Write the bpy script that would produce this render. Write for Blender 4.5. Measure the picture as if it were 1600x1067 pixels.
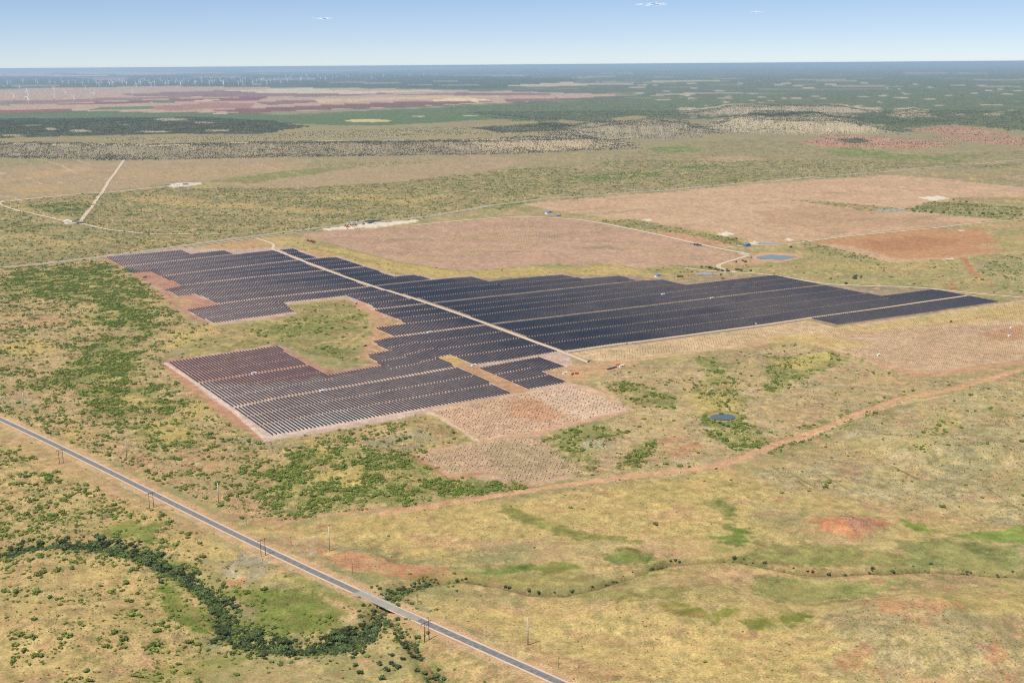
import bpy, math, random
import numpy as np

random.seed(7)
rng = np.random.default_rng(11)
for o in list(bpy.data.objects):
    bpy.data.objects.remove(o)
scene = bpy.context.scene
col = scene.collection

# ------------------------------------------------------------------ camera
CAM_H = 500.0
F_PX = 1880.0                      # focal length in pixels of the 1600 px wide photograph
PITCH = math.atan(432 / F_PX)    # level horizon 432 px above the centre
ROLL = math.radians(0.43)
RE = 1e12                          # level ground
_F = np.array([0, math.cos(PITCH), -math.sin(PITCH)])
_R0 = np.array([1.0, 0, 0])
_U0 = np.array([0, math.sin(PITCH), math.cos(PITCH)])
_R = math.cos(ROLL) * _R0 - math.sin(ROLL) * _U0
_U = math.sin(ROLL) * _R0 + math.cos(ROLL) * _U0
from mathutils import Matrix, Vector
cam_d = bpy.data.cameras.new('camera')
cam = bpy.data.objects.new('camera', cam_d)
col.objects.link(cam)
M = Matrix.Identity(4)
for i in range(3):
    M[i][0] = _R[i]; M[i][1] = _U[i]; M[i][2] = -_F[i]
M[2][3] = CAM_H
cam.matrix_world = M
cam_d.sensor_width = 36
cam_d.lens = 36 * F_PX / 1600
cam_d.clip_start = 1
cam_d.clip_end = 700000
scene.camera = cam

# ------------------------------------------------------------------ sky, sun, exposure
SUN_EL = math.radians(62)
SUN_AZ = math.atan2(-0.67, -0.73)          # from +Y towards +X
world = bpy.data.worlds.new('World')
scene.world = world
world.use_nodes = True
nt = world.node_tree
nt.nodes.clear()
sky = nt.nodes.new('ShaderNodeTexSky')
sky.sky_type = 'NISHITA'
sky.sun_disc = False
sky.sun_elevation = SUN_EL
sky.sun_rotation = SUN_AZ
sky.altitude = 2000
sky.air_density = 0.7
sky.dust_density = 0.0
sky.ozone_density = 3.0
bg = nt.nodes.new('ShaderNodeBackground')
bg.inputs[1].default_value = 0.073
wo = nt.nodes.new('ShaderNodeOutputWorld')
tint = nt.nodes.new('ShaderNodeMix'); tint.data_type = 'RGBA'; tint.blend_type = 'MULTIPLY'
tint.inputs[0].default_value = 1.0
tint.inputs[7].default_value = (0.99, 0.945, 1.0, 1)
nt.links.new(sky.outputs[0], tint.inputs[6])
nt.links.new(tint.outputs[2], bg.inputs[0])
nt.links.new(bg.outputs[0], wo.inputs[0])

sun_d = bpy.data.lights.new('sun', 'SUN')
sun_d.energy = 4.2
sun_d.angle = math.radians(0.53)
sun_d.color = (1.0, 0.955, 0.88)
sun = bpy.data.objects.new('sun', sun_d)
col.objects.link(sun)
sd = Vector((math.sin(SUN_AZ) * math.cos(SUN_EL), math.cos(SUN_AZ) * math.cos(SUN_EL), math.sin(SUN_EL)))
sun.rotation_euler = sd.to_track_quat('Z', 'Y').to_euler()
sun.location = (0, 0, 900)

vs = scene.view_settings
vs.view_transform = 'Standard'
vs.look = 'None'
vs.exposure = 0.56
vs.gamma = 1.0
vs.use_curve_mapping = False
scene.render.engine = 'CYCLES'
scene.cycles.volume_bounces = 2
scene.cycles.max_bounces = 4
scene.cycles.use_denoising = False
scene.cycles.use_adaptive_sampling = False
scene.cycles.filter_width = 1.1

ALB = 0.60                         # photograph tone -> albedo
def lin(c, k=ALB):
    c = np.array(c, float) / 255
    return np.where(c <= 0.04045, c / 12.92, ((c + 0.055) / 1.055) ** 2.4) * k

# ------------------------------------------------------------------ materials
def material(name, base, rough=0.9, spec=0.2, metal=0.0, vary=0.0, scale=0.3, obj_vary=0.0):
    m = bpy.data.materials.new(name)
    m.use_nodes = True
    n = m.node_tree.nodes; l = m.node_tree.links
    b = n['Principled BSDF']
    b.inputs['Base Color'].default_value = (*base, 1)
    b.inputs['Roughness'].default_value = rough
    b.inputs['Specular IOR Level'].default_value = spec
    b.inputs['Metallic'].default_value = metal
    src = None
    if vary > 0:
        tc = n.new('ShaderNodeNewGeometry')
        no = n.new('ShaderNodeTexNoise'); no.inputs['Scale'].default_value = scale
        no.inputs['Detail'].default_value = 4
        l.new(tc.outputs['Position'], no.inputs['Vector'])
        mr = n.new('ShaderNodeMapRange')
        mr.inputs[1].default_value = 0.3; mr.inputs[2].default_value = 0.7
        mr.inputs[3].default_value = 1 - vary; mr.inputs[4].default_value = 1 + vary
        l.new(no.outputs['Fac'], mr.inputs[0])
        mx = n.new('ShaderNodeVectorMath'); mx.operation = 'SCALE'
        mx.inputs[0].default_value = base
        l.new(mr.outputs[0], mx.inputs['Scale'])
        src = mx
    if obj_vary > 0:
        oi = n.new('ShaderNodeObjectInfo')
        hs = n.new('ShaderNodeHueSaturation')
        mr2 = n.new('ShaderNodeMapRange')
        mr2.inputs[3].default_value = 1 - obj_vary; mr2.inputs[4].default_value = 1 + obj_vary
        l.new(oi.outputs['Random'], mr2.inputs[0]); l.new(mr2.outputs[0], hs.inputs['Value'])
        ml = n.new('ShaderNodeMath'); ml.operation = 'MULTIPLY'; ml.inputs[1].default_value = 7.31
        fr = n.new('ShaderNodeMath'); fr.operation = 'FRACT'
        mr3 = n.new('ShaderNodeMapRange'); mr3.inputs[3].default_value = 0.482; mr3.inputs[4].default_value = 0.512
        l.new(oi.outputs['Random'], ml.inputs[0]); l.new(ml.outputs[0], fr.inputs[0])
        l.new(fr.outputs[0], mr3.inputs[0]); l.new(mr3.outputs[0], hs.inputs['Hue'])
        if src: l.new(src.outputs[0], hs.inputs['Color'])
        else: hs.inputs['Color'].default_value = (*base, 1)
        src = hs
    if src: l.new(src.outputs[0], b.inputs['Base Color'])
    return m

MAT = dict(
    asphalt=material('asphalt', (0.15, 0.145, 0.14), 0.9, 0.2, vary=0.25, scale=0.25),
    old_asphalt=material('old_asphalt', tuple(lin((176, 168, 152))), 0.95, 0.03, vary=0.12, scale=0.1),
    concrete=material('concrete', (0.36, 0.34, 0.31), 0.9, 0.2, vary=0.15, scale=0.4),
    gravel=material('gravel', tuple(lin((205, 186, 160))), 0.95, 0.1, vary=0.12, scale=0.15),
    caliche=material('caliche', tuple(lin((226, 203, 176))), 0.95, 0.1, vary=0.08, scale=0.08),
    farroad=material('farroad', tuple(lin((206, 192, 166))), 0.95, 0.03, vary=0.08, scale=0.05),
    steel=material('steel', (0.42, 0.43, 0.43), 0.55, 0.4, 0.3),
    wood=material('wood', (0.075, 0.05, 0.035), 0.9, 0.1, vary=0.2, scale=1.5),
    white=material('white', (0.78, 0.78, 0.76), 0.5, 0.4),
    turbine=material('turbine', (0.9, 0.9, 0.9), 0.5, 0.4),
    panel=material('panel', (0.018, 0.021, 0.032), 0.28, 0.95),
    tube=material('tube', (0.35, 0.34, 0.33), 0.5, 0.4, 0.5),
    red=material('red', (0.42, 0.05, 0.03), 0.6, 0.3, vary=0.15, scale=0.5),
    orange=material('orange', (0.62, 0.20, 0.03), 0.6, 0.3),
    blue=material('blue', (0.10, 0.17, 0.38), 0.5, 0.4),
    navy=material('navy', (0.035, 0.045, 0.09), 0.5, 0.4),
    grey=material('grey', (0.25, 0.25, 0.25), 0.7, 0.3),
    dark=material('dark', (0.02, 0.02, 0.022), 0.7, 0.3),
    glass=material('glass', (0.02, 0.025, 0.03), 0.1, 0.6),
    yellow=material('yellow', (0.65, 0.42, 0.04), 0.6, 0.3),
    card=material('card', (0.5, 0.44, 0.35), 0.9, 0.1, obj_vary=0.2),
    pallet=material('pallet', (0.10, 0.07, 0.05), 0.9, 0.1),
    bark=material('bark', (0.06, 0.045, 0.032), 0.95, 0.1),
    mesquite=material('mesquite', (0.135, 0.182, 0.032), 0.9, 0.1, vary=0.35, scale=0.8, obj_vary=0.3),
    creek_leaf=material('creek_leaf', (0.07, 0.098, 0.034), 0.9, 0.1, vary=0.4, scale=0.6, obj_vary=0.5),
    juniper=material('juniper', (0.045, 0.056, 0.03), 0.9, 0.1, obj_vary=0.3),
    sage=material('sage', (0.11, 0.13, 0.042), 0.9, 0.1, obj_vary=0.35),
)

# ------------------------------------------------------------------ noise
def vnoise(x, y, seed):
    xi = np.floor(x); yi = np.floor(y)
    fx = x - xi; fy = y - yi
    xi = xi.astype(np.int64); yi = yi.astype(np.int64)
    def h(a, b):
        n = (a * 374761393 + b * 668265263 + seed * 974711) & 0xffffffff
        n = ((n ^ (n >> 13)) * 1274126177) & 0xffffffff
        n = n ^ (n >> 16)
        return (n & 0xffffff) / float(0xffffff)
    ux = fx * fx * (3 - 2 * fx); uy = fy * fy * (3 - 2 * fy)
    a = h(xi, yi); b = h(xi + 1, yi); c = h(xi, yi + 1); d = h(xi + 1, yi + 1)
    return (a + (b - a) * ux) * (1 - uy) + (c + (d - c) * ux) * uy
def fbm(x, y, wl, oct=4, seed=1):
    s = 0; a = 1; t = 0
    ca, sa = math.cos(0.6), math.sin(0.6)
    for i in range(oct):
        s = s + a * vnoise(x / wl + 17.3 * i, y / wl - 9.1 * i, seed + i)
        t += a; a *= 0.55; wl *= 0.47
        x, y = x * ca - y * sa, x * sa + y * ca
    return s / t                     # 0..1, about 0.5
def sstep(a, b, x):
    t = np.clip((x - a) / (b - a), 0, 1)
    return t * t * (3 - 2 * t)

# ------------------------------------------------------------------ geometry helpers for outlines
def sdf_poly(X, Y, P):
    P = np.asarray(P, float)
    d = np.full(X.shape, 1e18); ins = np.zeros(X.shape, bool)
    n = len(P)
    for i in range(n):
        ax, ay = P[i]; bx, by = P[(i + 1) % n]
        ex, ey = bx - ax, by - ay
        L = ex * ex + ey * ey + 1e-9
        t = np.clip(((X - ax) * ex + (Y - ay) * ey) / L, 0, 1)
        d = np.minimum(d, (X - ax - t * ex) ** 2 + (Y - ay - t * ey) ** 2)
        c = (ay > Y) != (by > Y)
        xs = ax + (Y - ay) / (ey if abs(ey) > 1e-9 else 1e-9) * ex
        ins ^= c & (X < xs)
    d = np.sqrt(d)
    return np.where(ins, -d, d)
def dist_line(X, Y, P):
    d = np.full(X.shape, 1e18)
    for i in range(len(P) - 1):
        ax, ay = P[i]; bx, by = P[i + 1]
        ex, ey = bx - ax, by - ay
        t = np.clip(((X - ax) * ex + (Y - ay) * ey) / (ex * ex + ey * ey + 1e-9), 0, 1)
        d = np.minimum(d, (X - ax - t * ex) ** 2 + (Y - ay - t * ey) ** 2)
    return np.sqrt(d)

# ------------------------------------------------------------------ terrain grid: rows by range, columns by bearing
delta = np.linspace(0.600, 0.0052, 760)
Rr = CAM_H / delta
RAD = np.concatenate([[1, 120, 300, 450, 600, 720, 790], Rr, [110000, 130000, 160000, 220000, 290000]])
RAD = np.unique(RAD)
inner = np.radians(np.linspace(-26.5, 26.5, 1010))
outer = np.radians(26.5 + (180 - 26.5) * (np.linspace(0, 1, 22)[1:]) ** 1.6)
PHI = np.concatenate([-outer[::-1], inner, outer])
NR, NP = len(RAD), len(PHI)
GX = RAD[:, None] * np.sin(PHI)[None, :]
GY = RAD[:, None] * np.cos(PHI)[None, :]

def raydir(px, py):
    a = (np.asarray(px, float) - 800) / F_PX; b = (533.5 - np.asarray(py, float)) / F_PX
    return _F + a[..., None] * _R + b[..., None] * _U
def flat_pt(px, py):
    """pixel to the curved level ground"""
    d = raydir(px, py); h = np.hypot(d[..., 0], d[..., 1])
    s = np.maximum(-d[..., 2] / h, 0.002)
    r = CAM_H / s
    return np.stack([d[..., 0] / h * r, d[..., 1] / h * r], -1)
def FP(pts):
    a = np.array(pts, float)
    return flat_pt(a[:, 0], a[:, 1])

def interp_idx(x, y):
    r = np.hypot(x, y); p = np.arctan2(x, y)
    fi = np.interp(r, RAD, np.arange(NR)); fj = np.interp(p, PHI, np.arange(NP))
    i = np.clip(fi.astype(int), 0, NR - 2); j = np.clip(fj.astype(int), 0, NP - 2)
    return i, j, fi - i, fj - j
def look(G, x, y):
    x = np.asarray(x, float); y = np.asarray(y, float)
    i, j, a, b = interp_idx(x, y)
    return (G[i, j] * (1 - a) + G[i + 1, j] * a) * (1 - b) + (G[i, j + 1] * (1 - a) + G[i + 1, j + 1] * a) * b

RG = np.hypot(GX, GY)
CURV = -RG ** 2 / (2 * RE)
print('grid', NR, NP)
# gentle swells, damped on the graded solar site
SITE = FP([(140, 395), (480, 355), (830, 325), (1500, 300), (1600, 400), (1600, 590), (1000, 650), (930, 760), (780, 775), (640, 720), (400, 700), (240, 570)])
site_d = sdf_poly(GX, GY, SITE)
calm = sstep(-60, 220, site_d)
H0 = (fbm(GX, GY, 520, 4, 3) - 0.5) * 22 * (0.25 + 0.75 * calm)
H0 += (fbm(GX, GY, 110, 3, 5) - 0.5) * 5.0 * calm * sstep(9000, 4000, RG)
H0 *= sstep(300, 900, RG) * 0.6 + 0.4
# far relief
H0 += sstep(25000, 45000, RG) * (fbm(GX, GY, 9000, 4, 9) - 0.42) * 170
H0 += sstep(9000, 14000, RG) * (fbm(GX, GY, 3000, 4, 10) - 0.5) * 40

def mesa(pts, height, slope, gul, seed, top_fall=None):
    global H0
    P = FP(pts)
    lo = P.min(0) - 600; hi = P.max(0) + 600
    m = (GX > lo[0]) & (GX < hi[0]) & (GY > lo[1]) & (GY < hi[1])
    x, y = GX[m], GY[m]
    d = -sdf_poly(x, y, P) + (fbm(x, y, 420, 4, seed) - 0.5) * gul * 2
    ridge = np.abs(fbm(x, y, 160, 3, seed + 4) - 0.5) * 2
    t = np.clip(d / slope, 0, 1)
    prof = np.where(t < 0.78, t ** 0.9 * 0.86, 0.86 + (t - 0.78) / 0.22 * 0.14)
    hh = height * np.clip(prof, 0, 1) - ridge * 24 * np.sin(np.pi * t)
    if top_fall is not None:
        hh = hh * sstep(top_fall[1], top_fall[0], np.hypot(x, y))
    H0[m] = np.maximum(H0[m], np.maximum(hh, 0) + H0[m] * 0.3) if height > 0 else H0[m]
# the long left escarpment with the plateau behind it
mesa([(-300, 250), (0, 246), (110, 247), (200, 249), (330, 246), (450, 243), (600, 243), (760, 240), (930, 236), (1000, 233), (985, 225), (960, 214), (930, 190), (700, 172), (300, 168), (-300, 172)], 46, 330, 60, 21, (8500, 15000))
mesa([(850, 216), (960, 218), (1090, 214), (1140, 210), (1100, 198), (1050, 187), (960, 186), (860, 200)], 64, 420, 150, 25)
mesa([(1080, 200), (1190, 211), (1300, 212), (1400, 210), (1370, 197), (1330, 186), (1200, 182), (1120, 184)], 74, 360, 150, 29)
mesa([(1060, 180), (1200, 180), (1310, 179), (1380, 178), (1370, 168), (1240, 164), (1100, 163)], 58, 420, 150, 33)
mesa([(1382, 184), (1420, 187), (1458, 183), (1450, 172), (1420, 169), (1395, 171)], 70, 420, 40, 37)

# mounds close by
def mound(px, py, rm, hm, ax=1.0, rot=0):
    global H0
    c = flat_pt(np.array(px, float), np.array(py, float))
    x = GX - c[0]; y = GY - c[1]
    cr, sr = math.cos(rot), math.sin(rot)
    u = (x * cr + y * sr) / rm; v = (-x * sr + y * cr) / (rm * ax)
    d = np.sqrt(u * u + v * v)
    m = d < 1.3
    dd = d[m] + (fbm(GX[m], GY[m], rm * 0.6, 3, 41) - 0.5) * 0.5
    H0[m] += hm * sstep(1.0, 0.25, dd)
mound(560, 872, 45, 9, 0.5, -0.5)
mound(390, 886, 40, 9, 0.7, -0.4)
mound(1335, 822, 60, 9, 0.7)
mound(640, 676, 70, 8, 0.6)
mound(925, 690, 60, 6, 0.7)
mound(1490, 700, 120, 14, 0.7)
mound(1050, 880 + 70, 130, 8, 0.6)
mound(1440, 990, 110, 10, 0.7)
mound(130, 985, 120, 7, 0.7)
mound(1500, 905 + 40, 90, 7, 0.6)
mound(1120, 560, 130, 7, 0.6)
HWY = [(-80, 618), (0, 655), (60, 683), (130, 716), (200, 752), (270, 786), (340, 822), (400, 852), (460, 880), (520, 905), (560, 925), (618, 952), (660, 970), (720, 998), (800, 1034), (880, 1068), (980, 1115), (1100, 1170)]
hwl = FP(HWY)
tq = np.arange(len(hwl)) / (len(hwl) - 1)
ax_ = hwl[-1] - hwl[0]; Lh = np.linalg.norm(ax_); ax_ = ax_ / Lh; nx_ = np.array([-ax_[1], ax_[0]])
hs_ = (hwl - hwl[0]) @ ax_; hn_ = (hwl - hwl[0]) @ nx_
cf = np.polyfit(hs_ / Lh, hn_, 5)
hs2 = np.linspace(hs_.min(), hs_.max(), 240)
HWL = hwl[0] + hs2[:, None] * ax_ + np.polyval(cf, hs2 / Lh)[:, None] * nx_
mh = RG < 2600
dh = np.full(GX.shape, 1e6); dh[mh] = dist_line(GX[mh], GY[mh], HWL)
H0 *= sstep(7, 90, dh) * sstep(5, 25, dh)
ZROAD = H0 + CURV

RS = RAD[(RAD > 700)]
def pix(px, py, G=None):
    """pixel to where its sight line first meets the terrain"""
    G = GZ if G is None else G
    px = np.atleast_1d(np.asarray(px, float)); py = np.atleast_1d(np.asarray(py, float))
    d = raydir(px, py); h = np.hypot(d[:, 0], d[:, 1])
    ux, uy, s = d[:, 0] / h, d[:, 1] / h, d[:, 2] / h
    x = ux[:, None] * RS; y = uy[:, None] * RS
    diff = CAM_H + s[:, None] * RS - look(G, x, y)
    below = diff < 0
    k = np.where(below.any(1), below.argmax(1), len(RS) - 1)
    k = np.maximum(k, 1); n = np.arange(len(k))
    a, b = diff[n, k - 1], diff[n, k]
    t = np.where(below.any(1), a / np.maximum(a - b, 1e-9), 1.0)
    r = RS[k - 1] + (RS[k] - RS[k - 1]) * t
    return np.stack([ux * r, uy * r], -1)
def PP(pts):
    a = np.array(pts, float)
    return pix(a[:, 0], a[:, 1])
def P1(px, py):
    return pix(px, py)[0]

CREEK_L = [(-60, 880), (0, 868), (40, 855), (95, 848), (150, 850), (205, 861), (255, 880), (295, 903), (330, 925), (348, 945), (352, 968), (362, 990), (390, 1004), (440, 1011), (500, 1012), (545, 1004), (575, 990), (588, 972), (592, 960), (600, 948), (606, 938), (612, 930), (625, 922), (650, 912), (690, 904)]
CREEK_R = [(690, 904), (730, 906), (775, 914), (830, 926), (880, 928), (925, 919), (965, 906), (1005, 892), (1045, 880), (1090, 877), (1150, 875), (1200, 885), (1240, 893), (1300, 897), (1345, 893), (1395, 893), (1440, 890), (1490, 893), (1540, 897), (1620, 897)]
GULLY_3 = [(606, 965), (625, 985), (640, 1003), (660, 1030), (690, 1075)]
cl, cr_, c3 = (pix([p[0] for p in q], [p[1] for p in q], ZROAD) for q in (CREEK_L, CREEK_R, GULLY_3))
near = RG < 2200
wob = (fbm(GX[near], GY[near], 30, 3, 51) - 0.5) * 6
dcl = np.full(GX.shape, 1e9); dcr = dcl.copy(); dc3 = dcl.copy()
dcl[near] = dist_line(GX[near], GY[near], cl) + wob
dcr[near] = dist_line(GX[near], GY[near], cr_) + wob
dc3[near] = dist_line(GX[near], GY[near], c3) + wob
H0 -= 4.5 * sstep(16, 3, dcl) + 3.6 * sstep(6.5, 1.5, dcr) + 2.0 * sstep(8, 2, dc3)
GZ = H0 + CURV

def gz(x, y): return look(GZ, x, y)
def gzr(x, y): return look(ZROAD, x, y)

# ------------------------------------------------------------------ ground colours (world-space patches)
NF = {w: fbm(GX, GY, w, 4, 60 + k) - 0.5 for k, w in enumerate((18, 70, 260, 1000))}
N7 = fbm(GX, GY, 6.5, 3, 77) - 0.5
C = np.zeros(GX.shape + (3,))
ROUGH = np.full(GX.shape, 1.0)        # tuft speckle amount
DENS = np.zeros(GX.shape)             # mesquite per 100 m2
JUN = np.zeros(GX.shape)              # juniper per 100 m2
SAGE = np.zeros(GX.shape)             # small grey shrubs per 100 m2
FOOT = RG / F_PX * 1.2                # ground footprint of a pixel across

def nz(w): return NF[w]
def bbox(P, m):
    lo = P.min(0) - m; hi = P.max(0) + m
    return (GX > lo[0]) & (GX < hi[0]) & (GY > lo[1]) & (GY < hi[1])
def paint(m, w, c, rough, dens, jun, sage, nvar):
    cc = lin(c)
    if nvar:
        f = 1 + nvar * (NF[70][m] + 1.3 * NF[18][m] + 1.0 * N7[m])
        C[m] = C[m] * (1 - w[:, None]) + (cc[None, :] * f[:, None]) * w[:, None]
    else:
        C[m] = C[m] * (1 - w[:, None]) + cc * w[:, None]
    for arr, v in ((ROUGH, rough), (DENS, dens), (JUN, jun), (SAGE, sage)):
        if v is not None:
            arr[m] = arr[m] * (1 - w) + v * w
def poly(c, pts, soft=2, n=0, w=1.0, rough=None, dens=None, jun=None, sage=None, nvar=0.25, world=None):
    P = PP(pts) if world is None else world
    m = bbox(P, abs(n) + soft * 3 + 50)
    if not m.any(): return
    d = sdf_poly(GX[m], GY[m], P)
    if n:
        k = 18 if n < 12 else 70 if n < 45 else 260 if n < 250 else 1000
        d = d + 2.8 * n * NF[k][m] + (1.8 * n * NF[18][m] if k != 18 else 0)
        if n >= 5: d = d + 1.5 * min(n, 14) * N7[m]; soft = max(soft, min(n, 40) * .55)
    s = np.maximum(soft, FOOT[m] * 0.5)
    paint(m, w * sstep(s, -s, d), c, rough, dens, jun, sage, nvar)
def ell(c, cx, cy, rx, ry, **kw):
    a = np.linspace(0, 2 * np.pi, 18, endpoint=False)
    poly(c, [(cx + rx * math.cos(t), cy + ry * math.sin(t)) for t in a], **kw)
def line(c, pts, width, soft=1.0, n=0, w=1.0, rough=None, dens=None, jun=None, sage=None, nvar=0.2):
    P = PP(pts)
    m = bbox(P, width + 40)
    d = dist_line(GX[m], GY[m], P) - width / 2
    if n: d = d + 2.6 * n * NF[18][m]
    s = np.maximum(soft, FOOT[m] * 0.4)
    paint(m, w * sstep(s, -s, d), c, rough, dens, jun, sage, nvar)

def mix(base, c, t):
    return base * (1 - t[..., None]) + lin(c) * t[..., None]
C[:] = lin((172, 156, 112))
C[:] = mix(C, (198, 172, 108), sstep(-0.02, 0.16, NF[260]) * 0.75)
C[:] = mix(C, (150, 146, 98), sstep(0.0, 0.16, -NF[260]) * 0.7)
C[:] = mix(C, (192, 156, 122), sstep(0.05, 0.2, NF[70]) * 0.6)
C[:] = mix(C, (144, 146, 88), sstep(0.05, 0.2, -NF[70]) * 0.5)
C[:] = mix(C, (152, 142, 108), sstep(4200, 6200, RG) * .75)
# far country: dark brush
far = sstep(9500, 14500, RG)
C[:] = mix(C, (92, 104, 78), far * 0.9)
C[:] = mix(C, (150, 146, 110), far * sstep(0.08, 0.2, NF[1000]) * 0.6)
ROUGH[:] = 1 - far * 0.7
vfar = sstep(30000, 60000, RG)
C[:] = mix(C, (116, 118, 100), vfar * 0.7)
poly((66, 80, 58), [(-200, 139), (0, 138.5), (250, 134), (420, 136), (560, 137), (760, 139), (900, 132), (900, 122), (500, 116), (0, 121), (-200, 124)], n=150, w=.85, rough=.2)
# left far farm country
poly((196, 166, 142), [(-200, 142), (0, 140), (250, 135), (420, 137), (560, 138), (700, 141), (800, 143), (900, 146), (1000, 149), (880, 155), (800, 160), (640, 167), (480, 174), (340, 177), (0, 172), (-200, 175)], n=60, rough=0.1)
strips = [
    ((150, 112, 112), [(190, 147), (400, 140), (560, 143), (620, 147), (500, 151), (340, 152), (200, 150)]),
    ((158, 122, 118), [(0, 158), (120, 155), (300, 150), (300, 153), (130, 160), (0, 165)]),
    ((142, 92, 88), [(90, 163), (230, 157), (340, 153), (420, 152), (400, 158), (250, 160), (100, 165)]),
    ((138, 92, 92), [(330, 173), (480, 166), (620, 160), (780, 158), (640, 167), (470, 173), (390, 177)]),
    ((150, 110, 108), [(400, 160), (470, 156), (520, 158), (420, 165)]),
    ((216, 200, 166), [(350, 142), (470, 138), (540, 142), (700, 142), (560, 147), (400, 145)]),
    ((216, 186, 146), [(490, 156), (620, 152), (730, 149), (800, 151), (720, 153), (600, 157), (500, 161)]),
    ((152, 112, 106), [(620, 148), (720, 145), (860, 146), (860, 149), (700, 149)]),
    ((236, 212, 164), [(668, 157), (700, 154), (740, 154), (772, 157), (745, 159), (690, 159)]),
    ((150, 108, 102), [(790, 155), (870, 153), (908, 154), (860, 157), (790, 160)]),
    ((110, 128, 92), [(235, 159), (275, 157), (280, 160), (240, 161)]),
    ((222, 196, 160), [(300, 158), (330, 155), (345, 156), (320, 159)]),
    ((178, 128, 118), [(215, 168), (330, 160), (400, 162), (390, 170), (260, 173)]),
    ((118, 138, 92), [(0, 161), (30, 160), (30, 162), (0, 163)]),
    ((110, 132, 90), [(160, 168), (240, 166), (240, 171), (130, 174)]),
    ((204, 184, 148), [(790, 134), (880, 129), (1000, 130), (960, 133), (800, 135)]),
    ((196, 184, 142), [(960, 129), (1080, 126), (1150, 126), (1080, 128)]),
    ((188, 178, 140), [(1020, 147), (1150, 144), (1160, 146), (1030, 149)]),
]
for c_, p_ in strips: poly(c_, p_, n=14, rough=0.05)
# green band
poly((98, 120, 76), [(-200, 184), (0, 178), (300, 175), (400, 179), (480, 181), (600, 172), (800, 162), (900, 160), (1000, 157), (1180, 155), (1180, 164), (950, 170), (850, 176), (800, 184), (600, 197), (480, 195), (420, 190), (300, 184), (0, 186)], n=80, rough=0.4, nvar=0.2)
poly((160, 92, 88), [(0, 172), (112, 170), (112, 173), (0, 177)], n=5, rough=0.1)
poly((150, 148, 112), [(400, 176), (520, 172), (640, 168), (800, 160), (800, 163), (600, 172), (430, 180)], n=30, rough=0.3)
# dark brush on the plateau
poly((84, 92, 72), [(-200, 190), (0, 186), (300, 183), (430, 189), (480, 199), (420, 209), (250, 210), (0, 216), (-200, 220)], n=80, rough=0.8, jun=0.28, nvar=0.4)
for (x, y, rx, ry) in [(268, 187, 27, 2.2), (318, 192, 14, 1.3), (80, 202, 10, 1.4), (125, 205, 16, 2.0), (195, 195, 4, 1), (55, 196, 14, 1), (240, 206, 25, 1.5), (340, 204, 20, 1.5), (20, 212, 20, 1.5)]:
    ell((212, 196, 164), x, y, rx, ry, n=22, w=0.8, rough=0.4, jun=0.1)
ell((214, 196, 140), 575, 189, 36, 2.4, n=10, rough=0.2)
ell((214, 196, 150), 655, 182, 10, 0.9, n=10, rough=0.2)
ell((214, 196, 150), 735, 181, 12, 0.8, n=10, rough=0.2)
ell((220, 204, 174), 345, 178, 13, 0.8, n=10, w=.8)
# olive strip behind the rim
poly((168, 156, 116), [(150, 216), (400, 213), (480, 206), (700, 199), (860, 200), (1000, 212), (960, 218), (500, 217), (200, 224)], n=60, rough=0.9, jun=0.14)
poly((112, 116, 92), [(740, 200), (860, 192), (960, 188), (930, 206), (780, 208)], n=40, rough=0.9, jun=0.5)
# escarpment faces, light with junipers
poly((158, 146, 122), [(-200, 224), (0, 222), (240, 226), (400, 221), (560, 221), (700, 219), (830, 214), (960, 213), (1005, 233), (760, 242), (450, 246), (200, 251), (0, 247), (-200, 250)], n=45, rough=0.8, jun=0.75, nvar=0.4)
poly((206, 184, 150), [(700, 219), (830, 213), (960, 213), (1000, 231), (850, 237), (760, 236)], n=50, rough=0.6, jun=0.62, w=0.8)
for pts_ in ([(0, 224), (60, 226), (150, 226), (240, 227)], [(240, 228), (330, 225), (400, 222), (480, 221), (570, 221), (640, 219)]):
    line((222, 204, 172), pts_, 44, n=9, rough=0.2, jun=0.1, w=0.9)
poly((172, 160, 132), [(850, 214), (900, 197), (1000, 188), (1060, 187), (1140, 208), (1080, 216), (960, 218)], n=40, rough=0.8, jun=0.75, nvar=0.4)
poly((200, 182, 150), [(935, 200), (1010, 195), (1050, 200), (1000, 210), (940, 212)], n=40, rough=0.8, jun=0.5, w=0.8)
poly((188, 172, 142), [(1120, 186), (1200, 183), (1330, 186), (1400, 208), (1300, 211), (1190, 209), (1100, 200)], n=40, rough=0.8, jun=0.7, nvar=0.4)
poly((186, 170, 142), [(1060, 168), (1240, 165), (1375, 168), (1380, 176), (1200, 178), (1060, 178)], n=30, rough=0.8, jun=0.7, nvar=0.4)
poly((190, 174, 140), [(1386, 181), (1400, 170), (1425, 168), (1448, 172), (1456, 181), (1420, 185)], n=30, rough=0.8, jun=0.6)
poly((76, 94, 70), [(1060, 178), (1310, 177), (1380, 181), (1460, 185), (1500, 190), (1400, 196), (1335, 187), (1200, 183), (1090, 184)], n=50, rough=0.7, jun=0.4)
poly((94, 110, 74), [(700, 165), (900, 158), (1150, 150), (1650, 130), (1650, 204), (1560, 204), (1480, 196), (1400, 208), (1330, 186), (1060, 186), (960, 184), (860, 192), (800, 186)], n=200, rough=.8, jun=.22, w=.85, nvar=.5)
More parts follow.
